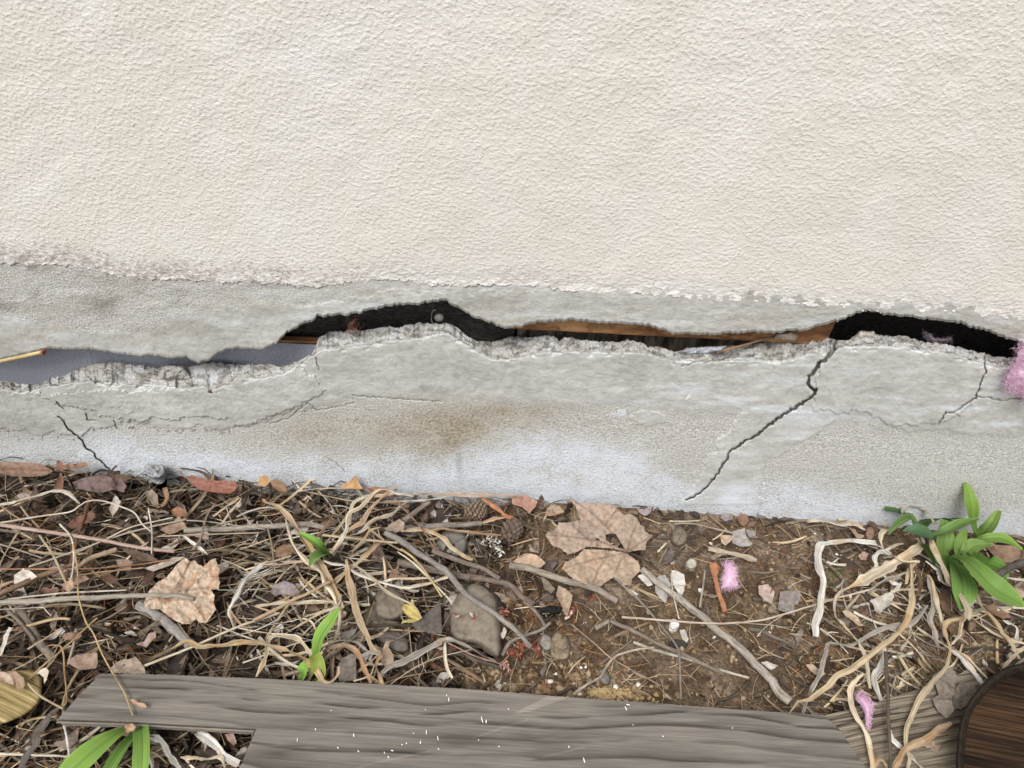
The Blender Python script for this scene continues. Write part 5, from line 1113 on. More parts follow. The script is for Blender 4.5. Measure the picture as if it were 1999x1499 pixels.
B_('flat_straw', 'B', (216, 194, 156), 24, 34, [(-10, 1162), (300, 1136), (600, 1132), (870, 1142)], 'level pale straw under the slanting thick straw', 'straw', (.7, .9), .2)
B_('dry_ribbon', 'B', 'pale', 27, 42, [(500, 820), (600, 860), (700, 892), (900, 970), (1100, 1016), (1250, 1005), (1445, 938)], 'smooth white ribbon swinging over to the grey stick', 'dry ribbon', (.5, .8), .3)
B_('dry_ribbon', 'B', 'pale', 17, 38, [(785, 1025), (1000, 976), (1160, 960), (1335, 955)], 'second white ribbon under the smooth swinging one', 'dry ribbon', (.3, .6), .3)
B_('dry_stalk', 'B', (208, 176, 130), 48, 42, [(678, 820), (700, 960), (730, 1120), (780, 1290), (850, 1430), (890, 1520)], 'broad upright tan ribbon left of the round stone', 'dry ribbon', (.6, .7), .3)
B_('straw', 'B', 'straw', 17, 46, [(720, 850), (800, 905), (900, 980), (1000, 1070), (1180, 1160), (1245, 1255)], 'curving straw crossing the round stone to the yellow leaf', 'straw', (.7, .5), .4)
S('straw', 'B', 'yellow', 18, 42, [(1085, 738), (1200, 822), (1300, 950), (1395, 1098)], 'yellow straw falling toward the yellow leaf', 'straw', .8, 'straw', 2)
S('grey_stick', 'B', (138, 128, 118), 54, 40, [(970, 615), (1100, 690), (1250, 790), (1430, 910), (1570, 1070), (1700, 1160), (1850, 1270), (1990, 1400), (2060, 1470)], 'long knotty grey stick slanting down across the stones', 'stick', .65, 'bark', 1, .16)
S('brown_stick', 'B', (120, 100, 84), 60, 18, [(1060, 830), (1400, 915), (1700, 968), (1900, 1000), (2000, 1090), (2080, 1150)], 'brown stick passing under the knotty grey stick', 'stick', .7, 'bark', 1, .14)
S('brown_stick', 'B', (132, 112, 96), 42, 24, [(1330, 750), (1500, 820), (1700, 880), (1830, 960)], 'shorter brown stick right of the knotty grey stick', 'stick', .8, 'bark', 0, .12)
S('smooth_stick', 'B', (142, 130, 114), 46, 28, [(1280, 568), (1500, 560), (1620, 548), (1700, 538)], 'smooth grey stick piece in front of the pine cone', 'stick', .95, 'bark', 1, .04)
B_('stick_sliver', 'B', (206, 160, 112), 34, 30, [(1690, 540), (1780, 515), (1870, 492)], 'split peach coloured end of the smooth grey stick', 'splinter', (.9, .5), .2)
S('brown_stick', 'B', (140, 120, 104), 42, 26, [(1110, 530), (1200, 455), (1305, 378)], 'short stub of brown stick pointing up at the wall', 'stick', .9, 'bark', 0, .12)
B_('orange_sliver', 'B', (204, 124, 58), 32, 24, [(1690, 348), (1800, 420), (1950, 518)], 'orange sliver of bark beside the pine cones', 'splinter', (.4, .9), .2)
S('red_twig', 'B', (150, 108, 90), 14, 44, [(1040, 355), (1150, 480), (1240, 580), (1345, 745)], 'thin reddish twig slanting over the straw by the wall', 'twig', .7)
B_('dry_ribbon', 'B', (204, 180, 140), 28, 38, [(1090, 600), (1250, 588), (1400, 650), (1470, 730), (1620, 810)], 'tan ribbon arching over the smooth grey stone', 'dry ribbon', (.5, .4), .6)
B_('dry_ribbon', 'B', (182, 138, 92), 24, 36, [(1280, 610), (1450, 583), (1600, 612), (1840, 640)], 'brown ribbon lying level over the smooth grey stone', 'dry ribbon', (.5, .4), .6)
B_('flat_straw', 'B', (200, 166, 140), 28, 30, [(1080, 335), (1400, 328), (1700, 332), (2000, 340)], 'pinkish blade lying flat along the wall foot', 'dry blade', (.4, .4), .3)
B_('dry_ribbon', 'F', (210, 190, 150), 32, 42, [(265, 735), (300, 660), (340, 560), (355, 450), (380, 402), (470, 382), (560, 386), (640, 440), (720, 558)], 'pale ribbon arched like a gate left of the tall green leaf', 'dry ribbon', (.7, .7), .4)
B_('dry_ribbon', 'F', (212, 176, 120), 42, 56, [(-30, 490), (100, 465), (220, 446), (420, 490), (600, 552), (720, 635), (830, 742), (895, 772), (945, 720), (955, 650)], 'golden ribbon draped over the cut green shoot', 'dry ribbon', (.6, .6), .5)
B_('dry_ribbon', 'F', 'straw', 24, 44, [(560, 345), (680, 265), (780, 215), (870, 190), (950, 120), (972, 45)], 'straw coloured ribbon above the tall green leaf', 'dry ribbon', (.4, .5), .5)
B_('dry_ribbon', 'F', (176, 138, 98), 42, 40, [(805, 525), (900, 495), (1000, 478), (1090, 512), (1150, 620), (1215, 790)], 'brown ribbon bending down to the board right of the green leaf', 'dry ribbon', (.5, .8), .4)
B_('dry_ribbon', 'F', 'ashy', 26, 44, [(820, 490), (950, 430), (1060, 450), (1180, 510), (1300, 550)], 'ashy ribbon over the brown bending ribbon', 'dry ribbon', (.5, .5), .5)
B_('dry_ribbon', 'F', (190, 152, 104), 32, 42, [(1235, 525), (1290, 560), (1262, 640), (1290, 720), (1330, 800)], 'twisted tan ribbon dropping onto the board edge', 'dry ribbon', (.5, .5), .9)
S('straw', 'F', 'tan', 15, 40, [(1075, 775), (1210, 725), (1250, 640), (1320, 560)], 'thin tan straw leaning off the board edge', 'straw', .8, 'straw')
B_('dry_ribbon', 'F', 'ashy', 46, 34, [(1300, 715), (1400, 640), (1500, 600), (1700, 490), (1850, 440), (1990, 470), (2170, 560), (2270, 610)], 'twisted grey straw running below the large flat stone', 'dry ribbon', (.5, .4), .7)
S('pink_twig', 'G', (176, 128, 108), 14, 20, [(-100, 410), (0, 462), (200, 560), (400, 622), (515, 690)], 'pinkish twig under the twisted grey straw', 'twig', .8)
S('split_stick', 'C', (164, 152, 134), 56, 14, [(970, 890), (1100, 1000), (1300, 1150), (1450, 1270), (1720, 1490), (1950, 1740), (2080, 1880)], 'long split grey stick slanting down the bare soil to the board', 'stick', 1.2, 'bark', 0, .10)
S('fallen_stick', 'C', (150, 134, 114), 56, 14, [(-20, 855), (200, 912), (500, 1002), (730, 1090), (795, 1130)], 'grey brown stick lying below the maple leaf', 'stick', .9, 'bark', 1, .10)
S('straw', 'C', (208, 184, 156), 17, 24, [(825, 1248), (1200, 1280), (1500, 1296), (1800, 1280), (2000, 1238), (2180, 1185), (2400, 1115), (2680, 1040)], 'very long pale straw lying across the bare soil', 'straw', .8, 'straw', 3, .03)
S('thin_twig', 'C', (140, 128, 114), 19, 18, [(770, 958), (960, 1130), (1100, 1290), (1230, 1460), (1255, 1600), (1268, 1870)], 'thin grey twig bending down toward the board', 'twig', .8)
S('straw', 'C', 'pale', 10, 16, [(1190, 918), (1210, 1080), (1252, 1262)], 'upright fine pale straw between the paint chips', 'straw', .9, 'straw')
S('straw', 'C', 'ashy', 15, 14, [(1445, 895), (1430, 1030), (1408, 1175)], 'upright ashy straw left of the orange leaf', 'straw', .9, 'straw')
S('twig', 'C', (160, 146, 124), 16, 14, [(1220, 545), (1350, 546), (1500, 580), (1655, 615)], 'beige twig on the soil below the diagonal crack', 'twig', .9)
S('straw', 'C', 'straw', 11, 12, [(1180, 527), (1300, 528), (1405, 524)], 'short tan straw above the beige twig', 'straw', .9, 'straw')
S('straw', 'C', 'brown', 14, 12, [(1178, 575), (1168, 650), (1164, 735)], 'short upright brown twig right of the maple leaf', 'twig', .9)
B_('wood_splinter', 'C', (196, 178, 150), 42, 14, [(1470, 735), (1640, 775), (1840, 825)], 'flat beige splinter above the pink fluff', 'splinter', (.6, .9), .1)
B_('wood_splinter', 'C', (180, 160, 130), 28, 13, [(1500, 815), (1560, 790), (1620, 775)], 'short splinter under the flat beige splinter', 'splinter', (.8, .8), .1)
S('soil_twig', 'C', (132, 114, 94), 36, 10, [(735, 1275), (900, 1350), (1100, 1450), (1400, 1590), (1560, 1660)], 'brown grey twig on the soil left of the split stick', 'twig', .9, 'bark', 1, .1)
S('soil_twig', 'G', (146, 130, 110), 42, 10, [(1215, 325), (1330, 265)], 'short twig stub at the head of the brown grey twig', 'twig', .9)
S('soil_twig', 'G', (168, 156, 138), 30, 9, [(1530, 450), (1700, 505), (2000, 592), (2200, 660), (2500, 745)], 'light grey twig parallel to the brown grey twig', 'twig', .7, 'bark', 1, .1)
S('curved_twig', 'G', (140, 126, 110), 32, 14, [(430, 552), (500, 450), (620, 390), (750, 340), (835, 275)], 'curved grey twig right of the large flat stone', 'twig', .8, 'bark', 0, .1)
S('twig', 'C', (132, 116, 100), 32, 14, [(-30, 1000), (80, 1110), (190, 1222), (245, 1315)], 'grey brown twig falling toward the curved grey twig', 'twig', .8)
S('forked_twig', 'G', (176, 156, 126), 26, 12, [(1030, 890), (1150, 800), (1255, 742), (1300, 660), (1390, 560), (1550, 508), (1705, 488)], 'pale forked twig winding up from the plywood edge', 'twig', .7, 'bark', 2, .12)
S('twig', 'G', (160, 132, 106), 14, 12, [(1010, 292), (1200, 450), (1350, 580), (1600, 722), (1765, 812)], 'straight thin twig crossing the pale forked twig', 'twig', .8)
S('twig', 'G', (128, 108, 88), 20, 9, [(1250, 632), (1400, 520), (1525, 428)], 'short brown twig left of the fork', 'twig', .8)
S('twig', 'G', (150, 100, 60), 10, 10, [(1520, 890), (1640, 755)], 'tiny rust twig near the plywood edge', 'twig', .8)
# dry leaves of the lily clump
B_('lily_ribbon', 'D', 'white', 52, 26, [(875, 690), (760, 680), (650, 684), (520, 700), (466, 712), (452, 780), (462, 900), (488, 985), (470, 1130), (452, 1250), (440, 1390)], 'white dry ribbon bent at a right angle left of the lily', 'dry ribbon', (.6, .7), .25)
B_('lily_ribbon', 'D', (216, 196, 160), 66, 34, [(1225, 715), (1130, 780), (1050, 832), (850, 950), (720, 1010), (645, 1045)], 'wide tan and cream blade slanting down left of the lily', 'dry ribbon', (.7, .08), .2)
B_('lily_ribbon', 'D', 'straw', 32, 28, [(700, 1015), (620, 1060), (578, 1140), (600, 1220), (690, 1340), (800, 1510), (820, 1620), (850, 1780)], 'straw ribbon hanging from the wide tan and cream blade', 'dry ribbon', (.3, .5), .5)
B_('lily_ribbon', 'D', (212, 190, 150), 54, 60, [(1295, 670), (1360, 800), (1450, 960), (1530, 1080), (1582, 1180), (1570, 1260)], 'cream ribbon lying over the lowest green lily leaf', 'dry ribbon', (.6, .6), .25)
B_('lily_ribbon', 'D', 'ashy', 40, 50, [(1075, 470), (1100, 430), (1160, 402), (1240, 422), (1290, 470), (1335, 545)], 'ashy looped ribbon standing over the lily top', 'dry ribbon', (.6, .5), .4)
B_('lily_ribbon', 'D', 'straw', 28, 38, [(985, 590), (925, 600), (905, 650), (925, 720), (1000, 780), (1090, 832), (1215, 832)], 'tan ribbon curling around left of the lily', 'dry ribbon', (.5, .5), .5)
B_('lily_ribbon', 'D', 'white', 34, 26, [(820, 910), (858, 870), (848, 805), (920, 758), (1000, 775)], 'short white hooked ribbon left of the lily', 'dry ribbon', (.4, .5), .5)
B_('lily_ribbon', 'H', (208, 180, 128), 38, 34, [(1120, -150), (1125, 0), (1130, 130), (1118, 250), (1060, 380), (900, 530), (700, 680), (450, 870), (300, 975), (170, 1070)], 'longest tan ribbon sweeping down left to the plywood end', 'dry ribbon', (.5, .2), .35)
B_('lily_ribbon', 'H', 'ashy', 36, 26, [(1240, -10), (1280, 120), (1300, 260), (1290, 380), (1330, 530), (1400, 580)], 'ashy ribbon hanging straight below the lily', 'dry ribbon', (.5, .5), .5)
B_('lily_ribbon', 'H', 'straw', 30, 30, [(1240, 0), (1280, 60), (1340, 300), (1400, 500), (1560, 640), (1700, 800)], 'straw ribbon running down to the rim of the wooden tub', 'dry ribbon', (.5, .5), .4)
B_('lily_ribbon', 'H', (206, 184, 142), 36, 28, [(1590, 60), (1650, 220), (1750, 330), (1860, 450), (1960, 650)], 'cream ribbon falling toward the wooden tub at right', 'dry ribbon', (.5, .5), .4)
B_('lily_ribbon', 'H', (214, 190, 146), 32, 36, [(1660, 295), (1500, 328), (1400, 355), (1378, 440), (1420, 540), (1390, 700), (1280, 830), (1150, 1000), (1092, 1200), (1110, 1400), (1080, 1560)], 'long winding cream ribbon crossing the old plank', 'dry ribbon', (.6, .6), .35)
B_('lily_ribbon', 'H', 'straw', 30, 32, [(1550, 240), (1550, 330), (1510, 430), (1430, 530)], 'short straw ribbon below the cream ribbon end', 'dry ribbon', (.5, .4), .5)
B_('lily_ribbon', 'H', 'ashy', 40, 24, [(470, 510), (560, 525), (640, 535), (720, 500), (800, 450), (950, 390), (1100, 372), (1180, 310), (1235, 225)], 'pale grey ribbon snaking across below the wide blade', 'dry ribbon', (.4, .7), .5)
B_('lily_ribbon', 'H', 'ashy', 30, 26, [(500, 505), (465, 540), (440, 640), (380, 790), (310, 950), (262, 1075)], 'grey ribbon hanging down to the plywood corner', 'dry ribbon', (.5, .6), .4)
B_('lily_ribbon', 'H', 'white', 38, 20, [(770, 215), (820, 370), (880, 500), (890, 650), (848, 800), (860, 960), (925, 1160)], 'white ribbon weaving down past the dark stalk', 'dry ribbon', (.5, .5), .5)
B_('lily_ribbon', 'H', 'white', 40, 30, [(955, 1200), (1010, 1290), (1080, 1370), (1240, 1520)], 'white ribbon lying across the old plank splits', 'dry ribbon', (.3, .8), .3)
B_('lily_ribbon', 'H', (218, 198, 160), 36, 36, [(750, 755), (680, 795), (645, 850), (640, 930), (660, 1050), (740, 1180), (790, 1320), (815, 1520)], 'cream ribbon hooking down beside the pink tuft', 'dry ribbon', (.6, .7), .3)
S('dark_stalk', 'H', (96, 80, 64), 30, 40, [(918, 590), (930, 900), (942, 1200), (952, 1530)], 'upright dark stalk crossing the old plank', 'stalk', .8, 'bark', 3, .08)
B_('lily_ribbon', 'H', (196, 160, 112), 44, 40, [(970, 1510), (1020, 1420), (1080, 1340), (1230, 1270), (1320, 1200), (1430, 1145)], 'striped tan ribbon rising to the wooden tub', 'dry ribbon', (.6, .6), .4)
B_('lily_ribbon', 'H', 'tan', 26, 36, [(825, 1510), (850, 1442), (900, 1462), (950, 1520)], 'small tan loop at the bottom edge of the old plank', 'dry ribbon', (.6, .6), .4)
B_('lily_ribbon', 'D', 'pale', 32, 22, [(370, 530), (430, 515), (520, 525), (620, 552), (700, 540), (790, 565)], 'pale ribbon lying along the wall foot left of the lily', 'dry ribbon', (.4, .4), .5)
B_('lily_ribbon', 'D', 'white', 32, 40, [(1250, 825), (1290, 880), (1330, 930), (1430, 1012)], 'short white ribbon at the base of the lily', 'dry ribbon', (.6, .3), .3)
B_('lily_ribbon', 'D', 'pale', 34, 30, [(1560, 930), (1700, 945), (1850, 958), (2010, 975)], 'cream ribbon passing right under the big lily leaf', 'dry ribbon', (.4, .7), .4)
B_('lily_ribbon', 'H', 'white', 34, 18, [(1830, 345), (1900, 385), (1940, 430), (1935, 505)], 'white hook of ribbon at the right edge', 'dry ribbon', (.4, .6), .3)
B_('lily_ribbon', 'H', 'straw', 24, 20, [(1650, 330), (1680, 392), (1800, 470), (2010, 530)], 'thin straw ribbon curving to the right edge', 'dry ribbon', (.5, .6), .5)
B_('lily_ribbon', 'H', 'straw', 26, 30, [(2010, 548), (1900, 640), (1815, 735)], 'straw ribbon leaning onto the dark tub rim', 'dry ribbon', (.6, .5), .3)
B_('lily_ribbon', 'H', 'white', 46, 24, [(1420, 565), (1550, 700), (1670, 848)], 'broad white ribbon ending at the dark tub rim', 'dry ribbon', (.5, .9), .2)
B_('lily_ribbon', 'D', 'brown', 36, 24, [(1190, 800), (1215, 900), (1225, 1000), (1190, 1090)], 'brown withered ribbon straight below the lily centre', 'dry ribbon', (.7, .4), .5)
B_('lily_ribbon', 'D', 'straw', 30, 26, [(1190, 820), (1140, 900), (1110, 1000)], 'short straw ribbon left of the withered brown one', 'dry ribbon', (.7, .4), .5)
B_('lily_ribbon', 'D', 'ashy', 28, 22, [(1080, 950), (1000, 960), (900, 1010), (830, 1060)], 'thin ashy ribbon under the wide tan and cream blade', 'dry ribbon', (.4, .5), .6)
B_('lily_ribbon', 'D', 'white', 28, 20, [(940, 930), (1010, 970), (1080, 1010)], 'tiny white ribbon crossing under the wide blade', 'dry ribbon', (.4, .5), .5)
S('dark_twig', 'D', (88, 80, 72), 46, 84, [(1765, 955), (1890, 885), (2020, 825)], 'dark twig tip poking in from the right over the lily leaf', 'twig', 1.1, 'bark', 0, .12)
# around the notch at the bottom left
S('grey_stick', 'E', (128, 112, 94), 72, 16, [(190, 160), (280, 340), (435, 575)], 'stout brown grey stick above the tan log slice', 'stick', .9, 'bark', 0, .12)
S('brown_stick', 'E', (120, 104, 88), 30, 22, [(40, 160), (200, 320), (290, 440)], 'thin brown stick left of the stout one', 'stick', .9)
B_('dark_splint', 'E', (112, 104, 96), 62, 20, [(170, 1510), (250, 1330), (400, 1090), (510, 990)], 'dark grey wood splint beside the tan log slice', 'splint', (.9, .5), .1)
S('white_twig', 'E', (206, 200, 190), 22, 24, [(538, 1130), (570, 1300), (592, 1510)], 'upright white twig left of the lily in the notch', 'twig', .9)
S('straw', 'E', (214, 202, 178), 20, 20, [(-20, 1384), (350, 1395), (640, 1412)], 'level cream straw at the bottom left', 'straw', .9, 'straw')
S('vine', 'E', (186, 140, 70), 14, 44, [(395, 482), (440, 470), (520, 495), (545, 700), (560, 935), (520, 990)], 'golden bent stem right of the tan log slice', 'stem', .9, 'straw', 2, .03)
S('vine', 'E', (186, 160, 116), 20, 46, [(225, 780), (320, 880), (450, 962), (530, 1005)], 'tan stem sagging over the edge of the tan log slice', 'stem', .8, 'straw', 1)
B_('lily_ribbon', 'E', 'white', 46, 18, [(1265, 1190), (1350, 1262), (1430, 1400), (1510, 1510)], 'white ribbon right of the lily in the notch', 'dry ribbon', (.5, .7), .3)
B_('lily_ribbon', 'E', 'white', 52, 22, [(1610, 1180), (1750, 1262), (1850, 1350), (2010, 1470)], 'broad white ribbon crossing the notch', 'dry ribbon', (.5, .8), .25)
B_('lily_ribbon', 'E', (216, 200, 168), 36, 24, [(1520, 1388), (1620, 1410), (1740, 1422), (1850, 1410), (1885, 1500)], 'cream ribbon with a bent end in the notch', 'dry ribbon', (.4, .6), .4)
B_('lily_ribbon', 'E', 'ashy', 34, 16, [(1235, 1370), (1280, 1440), (1300, 1510)], 'pale ribbon tucked against the right lily leaf in the notch', 'dry ribbon', (.4, .8), .3)
B_('lily_ribbon', 'E', 'ashy', 30, 18, [(1640, 1190), (1665, 1290), (1690, 1370)], 'ashy upright ribbon in the notch', 'dry ribbon', (.5, .5), .5)
S('straw', 'A', (178, 160, 138), 12, 30, [(-10, 700), (130, 740), (320, 805)], 'thin grey straw at the left edge below the pinkish stem', 'straw', .8, 'straw')
S('straw', 'A', (170, 140, 100), 16, 24, [(150, 410), (220, 500), (300, 575)], 'tan straw leaning down from the cream blade', 'straw', .8, 'straw')
S('straw', 'A', (160, 130, 92), 15, 24, [(0, 405), (100, 480), (240, 560)], 'brown straw leaning below the cream blade', 'straw', .8, 'straw')
S('straw', 'B', (160, 136, 104), 14, 30, [(90, 590), (120, 720), (140, 900)], 'upright straw left of the second flat stalk', 'straw', .8, 'straw')
S('straw', 'B', 'tan', 16, 30, [(-10, 850), (120, 830), (265, 788)], 'tan straw bending up beside the crumpled golden leaf', 'straw', .8, 'straw')
S('straw', 'B', (190, 150, 130), 11, 34, [(-10, 868), (200, 850), (420, 826)], 'fine pinkish straw under the crumpled golden leaf', 'straw', .8, 'straw')
# ---- green plants
def green_leaf(par, r, pts, wids, label=None, c=(92, 146, 52), fold=.35, roll=0.0, name='leaf'):
    """pts (zx, zy, height mm) along the midrib, wids full widths in zoom px"""
    cnt[0] += 1; n = 30; C, s = path3(r, pts, 0, n); t = np.linspace(0, 1, n)
    wk = np.interp(t, np.linspace(0, 1, len(wids)), wids); wk = np.convolve(np.pad(wk, 3, 'edge'), np.ones(7) / 7, 'valid'); wk[-1] = wids[-1] * .5
    wd = 1.03 * wk * REG[r][2] * np.array([mpp(p) for p in C])
    T, S_, N = frames(C); ct, st = math.cos(roll), math.sin(roll); S2 = S_ * ct + N * st; N2 = -S_ * st + N * ct
    nx = 13; V = []; L = []; col = []
    ln = np.r_[0, np.cumsum(np.linalg.norm(np.diff(C, axis=0), axis=1))]; cc = np.array(lin(c)); cc = (cc * .74 + cc.mean() * .26) * np.array([.94, .78, .78])
    for j in range(nx):
        u = j / (nx - 1) * 2 - 1
        rip = (fbm(t * 3.2, np.full(n, u), cnt[0], 2) - .5) * .10 * abs(u)
        V.append(C + S2 * (u * wd / 2 * math.cos(fold * abs(u) * .8))[:, None] + N2 * ((abs(u) ** 1.25 * fold + rip) * wd / 2)[:, None])
        L.append(np.c_[u * wd / 2, ln, np.full(n, cnt[0] * .3)])
        mid = math.exp(-(u / .09) ** 2); edge = abs(u) ** 6
        k = 1 - .28 * mid + .22 * edge
        col.append(cc * k * (0.86 + .28 * np.stack([t, t * .9, t * .6], 1)))
    V = np.stack(V, 1).reshape(-1, 3); L = np.stack(L, 1).reshape(-1, 3); col = np.stack(col, 1).reshape(-1, 3)
    V[:, 1] = np.minimum(V[:, 1], -0.004)
    F = [[i * nx + j, i * nx + j + 1, (i + 1) * nx + j + 1, (i + 1) * nx + j] for i in range(n - 1) for j in range(nx - 1)]
    o = mesh(name, V, F, M['green'], par, col, L)
    if label: o['label'] = label
    return o
def base_at(r, p, h=0): return tuple(P(*Zc(r, [p])[0][:2], h))
lily = empty('lily_plant', base_at('D', (1480, 760)), 'bushy green lily plant with broad pointed leaves against the wall', 'plant')
GL = [
 ([(1650, 690, 25), (1600, 560, 60), (1590, 420, 90), (1575, 310, 105), (1540, 208, 112)], [80, 125, 132, 118, 70, 10], .45, .2, (112, 170, 44)),
 ([(1640, 670, 35), (1720, 590, 60), (1770, 520, 75), (1810, 448, 80)], [70, 100, 84, 30], .5, .25, (104, 156, 58)),
 ([(1580, 690, 45), (1700, 665, 66), (1840, 665, 72), (1990, 745, 60)], [40, 80, 96, 16], .4, -.1, (112, 170, 52)),
 ([(1480, 600, 20), (1400, 470, 26), (1540, 452, 30)], [40, 56, 40], .3, .1, (70, 120, 40)),
 ([(1230, 560, 15), (1280, 520, 22), (1400, 480, 28)], [70, 70, 40], .3, .1, (60, 104, 36)),
 ([(1420, 880, 20), (1390, 760, 45), (1400, 640, 62), (1400, 520, 70)], [90, 130, 130, 60], .35, 0, (98, 150, 58)),
 ([(1500, 860, 25), (1500, 760, 50), (1525, 660, 66), (1560, 590, 70)], [70, 96, 90, 20], .5, .1, (104, 158, 56)),
 ([(1290, 650, 62), (1400, 615, 78), (1530, 555, 86), (1660, 508, 82)], [40, 96, 100, 12], .5, .3, (96, 150, 66)),
 ([(1560, 790, 50), (1620, 720, 66), (1750, 700, 66)], [110, 120, 30], .4, .15, (110, 162, 70)),
 ([(1310, 670, 66), (1230, 620, 78), (1160, 600, 80), (1085, 602, 74)], [60, 120, 90, 10], .6, .2, (70, 126, 84)),
 ([(1190, 590, 40), (1140, 500, 56), (1080, 520, 58), (1010, 580, 50), (975, 632, 42)], [50, 60, 60, 44, 8], .5, .3, (88, 138, 62)),
 ([(1110, 480, 40), (1040, 455, 44), (945, 436, 46)], [24, 46, 40], .6, .2, (58, 108, 52)),
 ([(1230, 720, 30), (1215, 680, 45), (1200, 640, 56)], [50, 60, 30], .4, .2, (92, 150, 52)),
 ([(1560, 740, 40), (1680, 830, 62), (1800, 880, 70), (1860, 960, 66)], [90, 150, 160, 60], .35, .1, (84, 146, 36)),
 ([(1430, 800, 50), (1560, 830, 84), (1660, 920, 96), (1780, 1040, 96), (1900, 1110, 90), (1992, 1160, 84)], [90, 110, 150, 190, 190, 30], .45, -.25, (104, 162, 56)),
 ([(1420, 790, 30), (1440, 880, 42), (1450, 950, 42), (1440, 1012, 34)], [110, 130, 90, 16], .4, 0, (92, 150, 40)),
 ([(1480, 850, 40), (1520, 960, 58), (1535, 1060, 60), (1520, 1196, 48)], [110, 170, 196, 12], .35, 0, (96, 156, 56)),
 ([(1250, 700, 34), (1300, 780, 40), (1330, 850, 36)], [60, 90, 50], .4, 0, (70, 122, 34)),
]
for pts, wd, fo, ro, c in GL: green_leaf(lily, 'D', pts, wd, None, c, fo, ro)
S3 = empty('lily_shoot', base_at('E', (1130, 1300)), 'green lily shoot with strap leaves growing in the board notch', 'plant')
green_leaf(S3, 'E', [(1085, 1165, 30), (940, 1240, 52), (760, 1380, 60), (560, 1570, 60), (430, 1720, 50)], [40, 150, 216, 200, 90], None, (120, 184, 58), .3, .1)
green_leaf(S3, 'E', [(1135, 1215, 34), (1030, 1340, 50), (940, 1480, 54), (860, 1640, 50)], [60, 100, 120, 60], None, (96, 158, 52), .6, .2)
green_leaf(S3, 'E', [(1185, 1150, 34), (1195, 1290, 54), (1190, 1450, 60), (1180, 1650, 54)], [130, 138, 140, 80], None, (110, 170, 56), .3, -.1)
S4 = empty('green_shoot', base_at('B', (540, 790)), 'small green shoot with two short leaves among the tan stalks', 'plant')
green_leaf(S4, 'B', [(540, 790, 18), (480, 725, 44), (410, 665, 58), (318, 612, 62)], [50, 76, 66, 14], None, (110, 178, 62), .7, .2)
green_leaf(S4, 'B', [(545, 790, 18), (500, 775, 44), (440, 800, 54), (400, 868, 50)], [60, 84, 72, 10], None, (96, 152, 66), .5, .2)
S5 = empty('green_shoot', base_at('F', (770, 700)), 'green shoot with one tall leaf and cut stumps behind the plywood', 'plant')
green_leaf(S5, 'F', [(790, 640, 20), (770, 530, 50), (800, 400, 72), (870, 290, 84), (962, 150, 88)], [80, 90, 130, 112, 10], None, (116, 182, 58), .35, .1)
green_leaf(S5, 'F', [(660, 800, 16), (655, 700, 44), (680, 640, 50), (740, 590, 48)], [140, 120, 90, 50], None, (124, 196, 50), .5, .1)
green_leaf(S5, 'F', [(790, 800, 20), (785, 700, 50), (770, 620, 58), (750, 560, 52)], [110, 120, 136, 90], None, (138, 176, 60), .6, 0)
mb = MB(); g = random.Random(8)
for k in range(26):
    x, y = g.gauss(1630, 11), g.gauss(1116, 9); p = P(x, y, .004 + g.random() * .004); V, F = scrap_geo(g, .0045); mb.add(V @ rotm(g, .5).T + p, F, np.array(lin((66, 110, 44))) * .7)
tag(mb.build('tiny_weed', M['leaf']), 'tiny green weed seedlings on the soil left of the lily', 'weed')

# ---- pine cones
def pine_cone(c, r, axis_pts, wid, h, label):
    g = random.Random(int(h * 7)); C, s = path3(r, axis_pts, h, 40); ax = C[-1] - C[0]; Ln = np.linalg.norm(ax); ax /= Ln
    e1 = np.cross(ax, [0, 0, 1]); e1 /= np.linalg.norm(e1); e2 = np.cross(e1, ax); mb = MB(); R = wid * REG[r][2] * mpp(C[20]) / 2
    root = empty('pine_cone', tuple(C[0]), label, 'pine cone'); N = 90
    for k in range(N):
        t = (k + .5) / N; a = k * 2.39996; rr = R * math.sin(math.pi * (t * .86 + .1)) ** .7; d = e1 * math.cos(a) + e2 * math.sin(a)
        b = C[0] + ax * (t * Ln * .9); out = (d * .85 + ax * .45); out /= np.linalg.norm(out); sd = np.cross(out, ax); sd /= np.linalg.norm(sd); up = np.cross(sd, out)
        V = []; sw = R * .42
        for i, (q, w_, lift) in enumerate(((.15, .35, 0), (.55, .8, 0), (.85, 1.0, .02), (1.02, .75, .07), (1.06, .2, .05))):
            for u in (-1, -.4, .4, 1): V.append(b + out * rr * q + sd * u * w_ * sw * .5 + up * (lift * R + (1 - u * u) * sw * .16))
        F = [[i * 4 + j, i * 4 + j + 1, i * 4 + j + 5, i * 4 + j + 4] for i in range(4) for j in range(3)]
        V = np.array(V); T = np.array([np.array(lin(c)) * (.35 + .9 * (i // 4) / 4) for i in range(20)]) * g.uniform(.8, 1.2); V[:, 1] = np.minimum(V[:, 1], -.005)
        mb.add(V, F, T)
    mb.build('scales', M['leaf'], root); V, F, L = tube_geo(C, np.full(40, R * .3) * np.linspace(1, .3, 40), 8)
    mesh('core', V, F, M['leaf'], root, np.array(lin((60, 48, 38))) * .6)
pine_cone((150, 130, 112), 'B', [(1540, 460), (1640, 450), (1740, 440)], 170, 16, 'dark pine cone half buried at the wall foot')
pine_cone((112, 96, 84), 'B', [(1860, 700), (1900, 600), (1960, 520)], 190, 14, 'second darker pine cone beside the maple leaf tip')

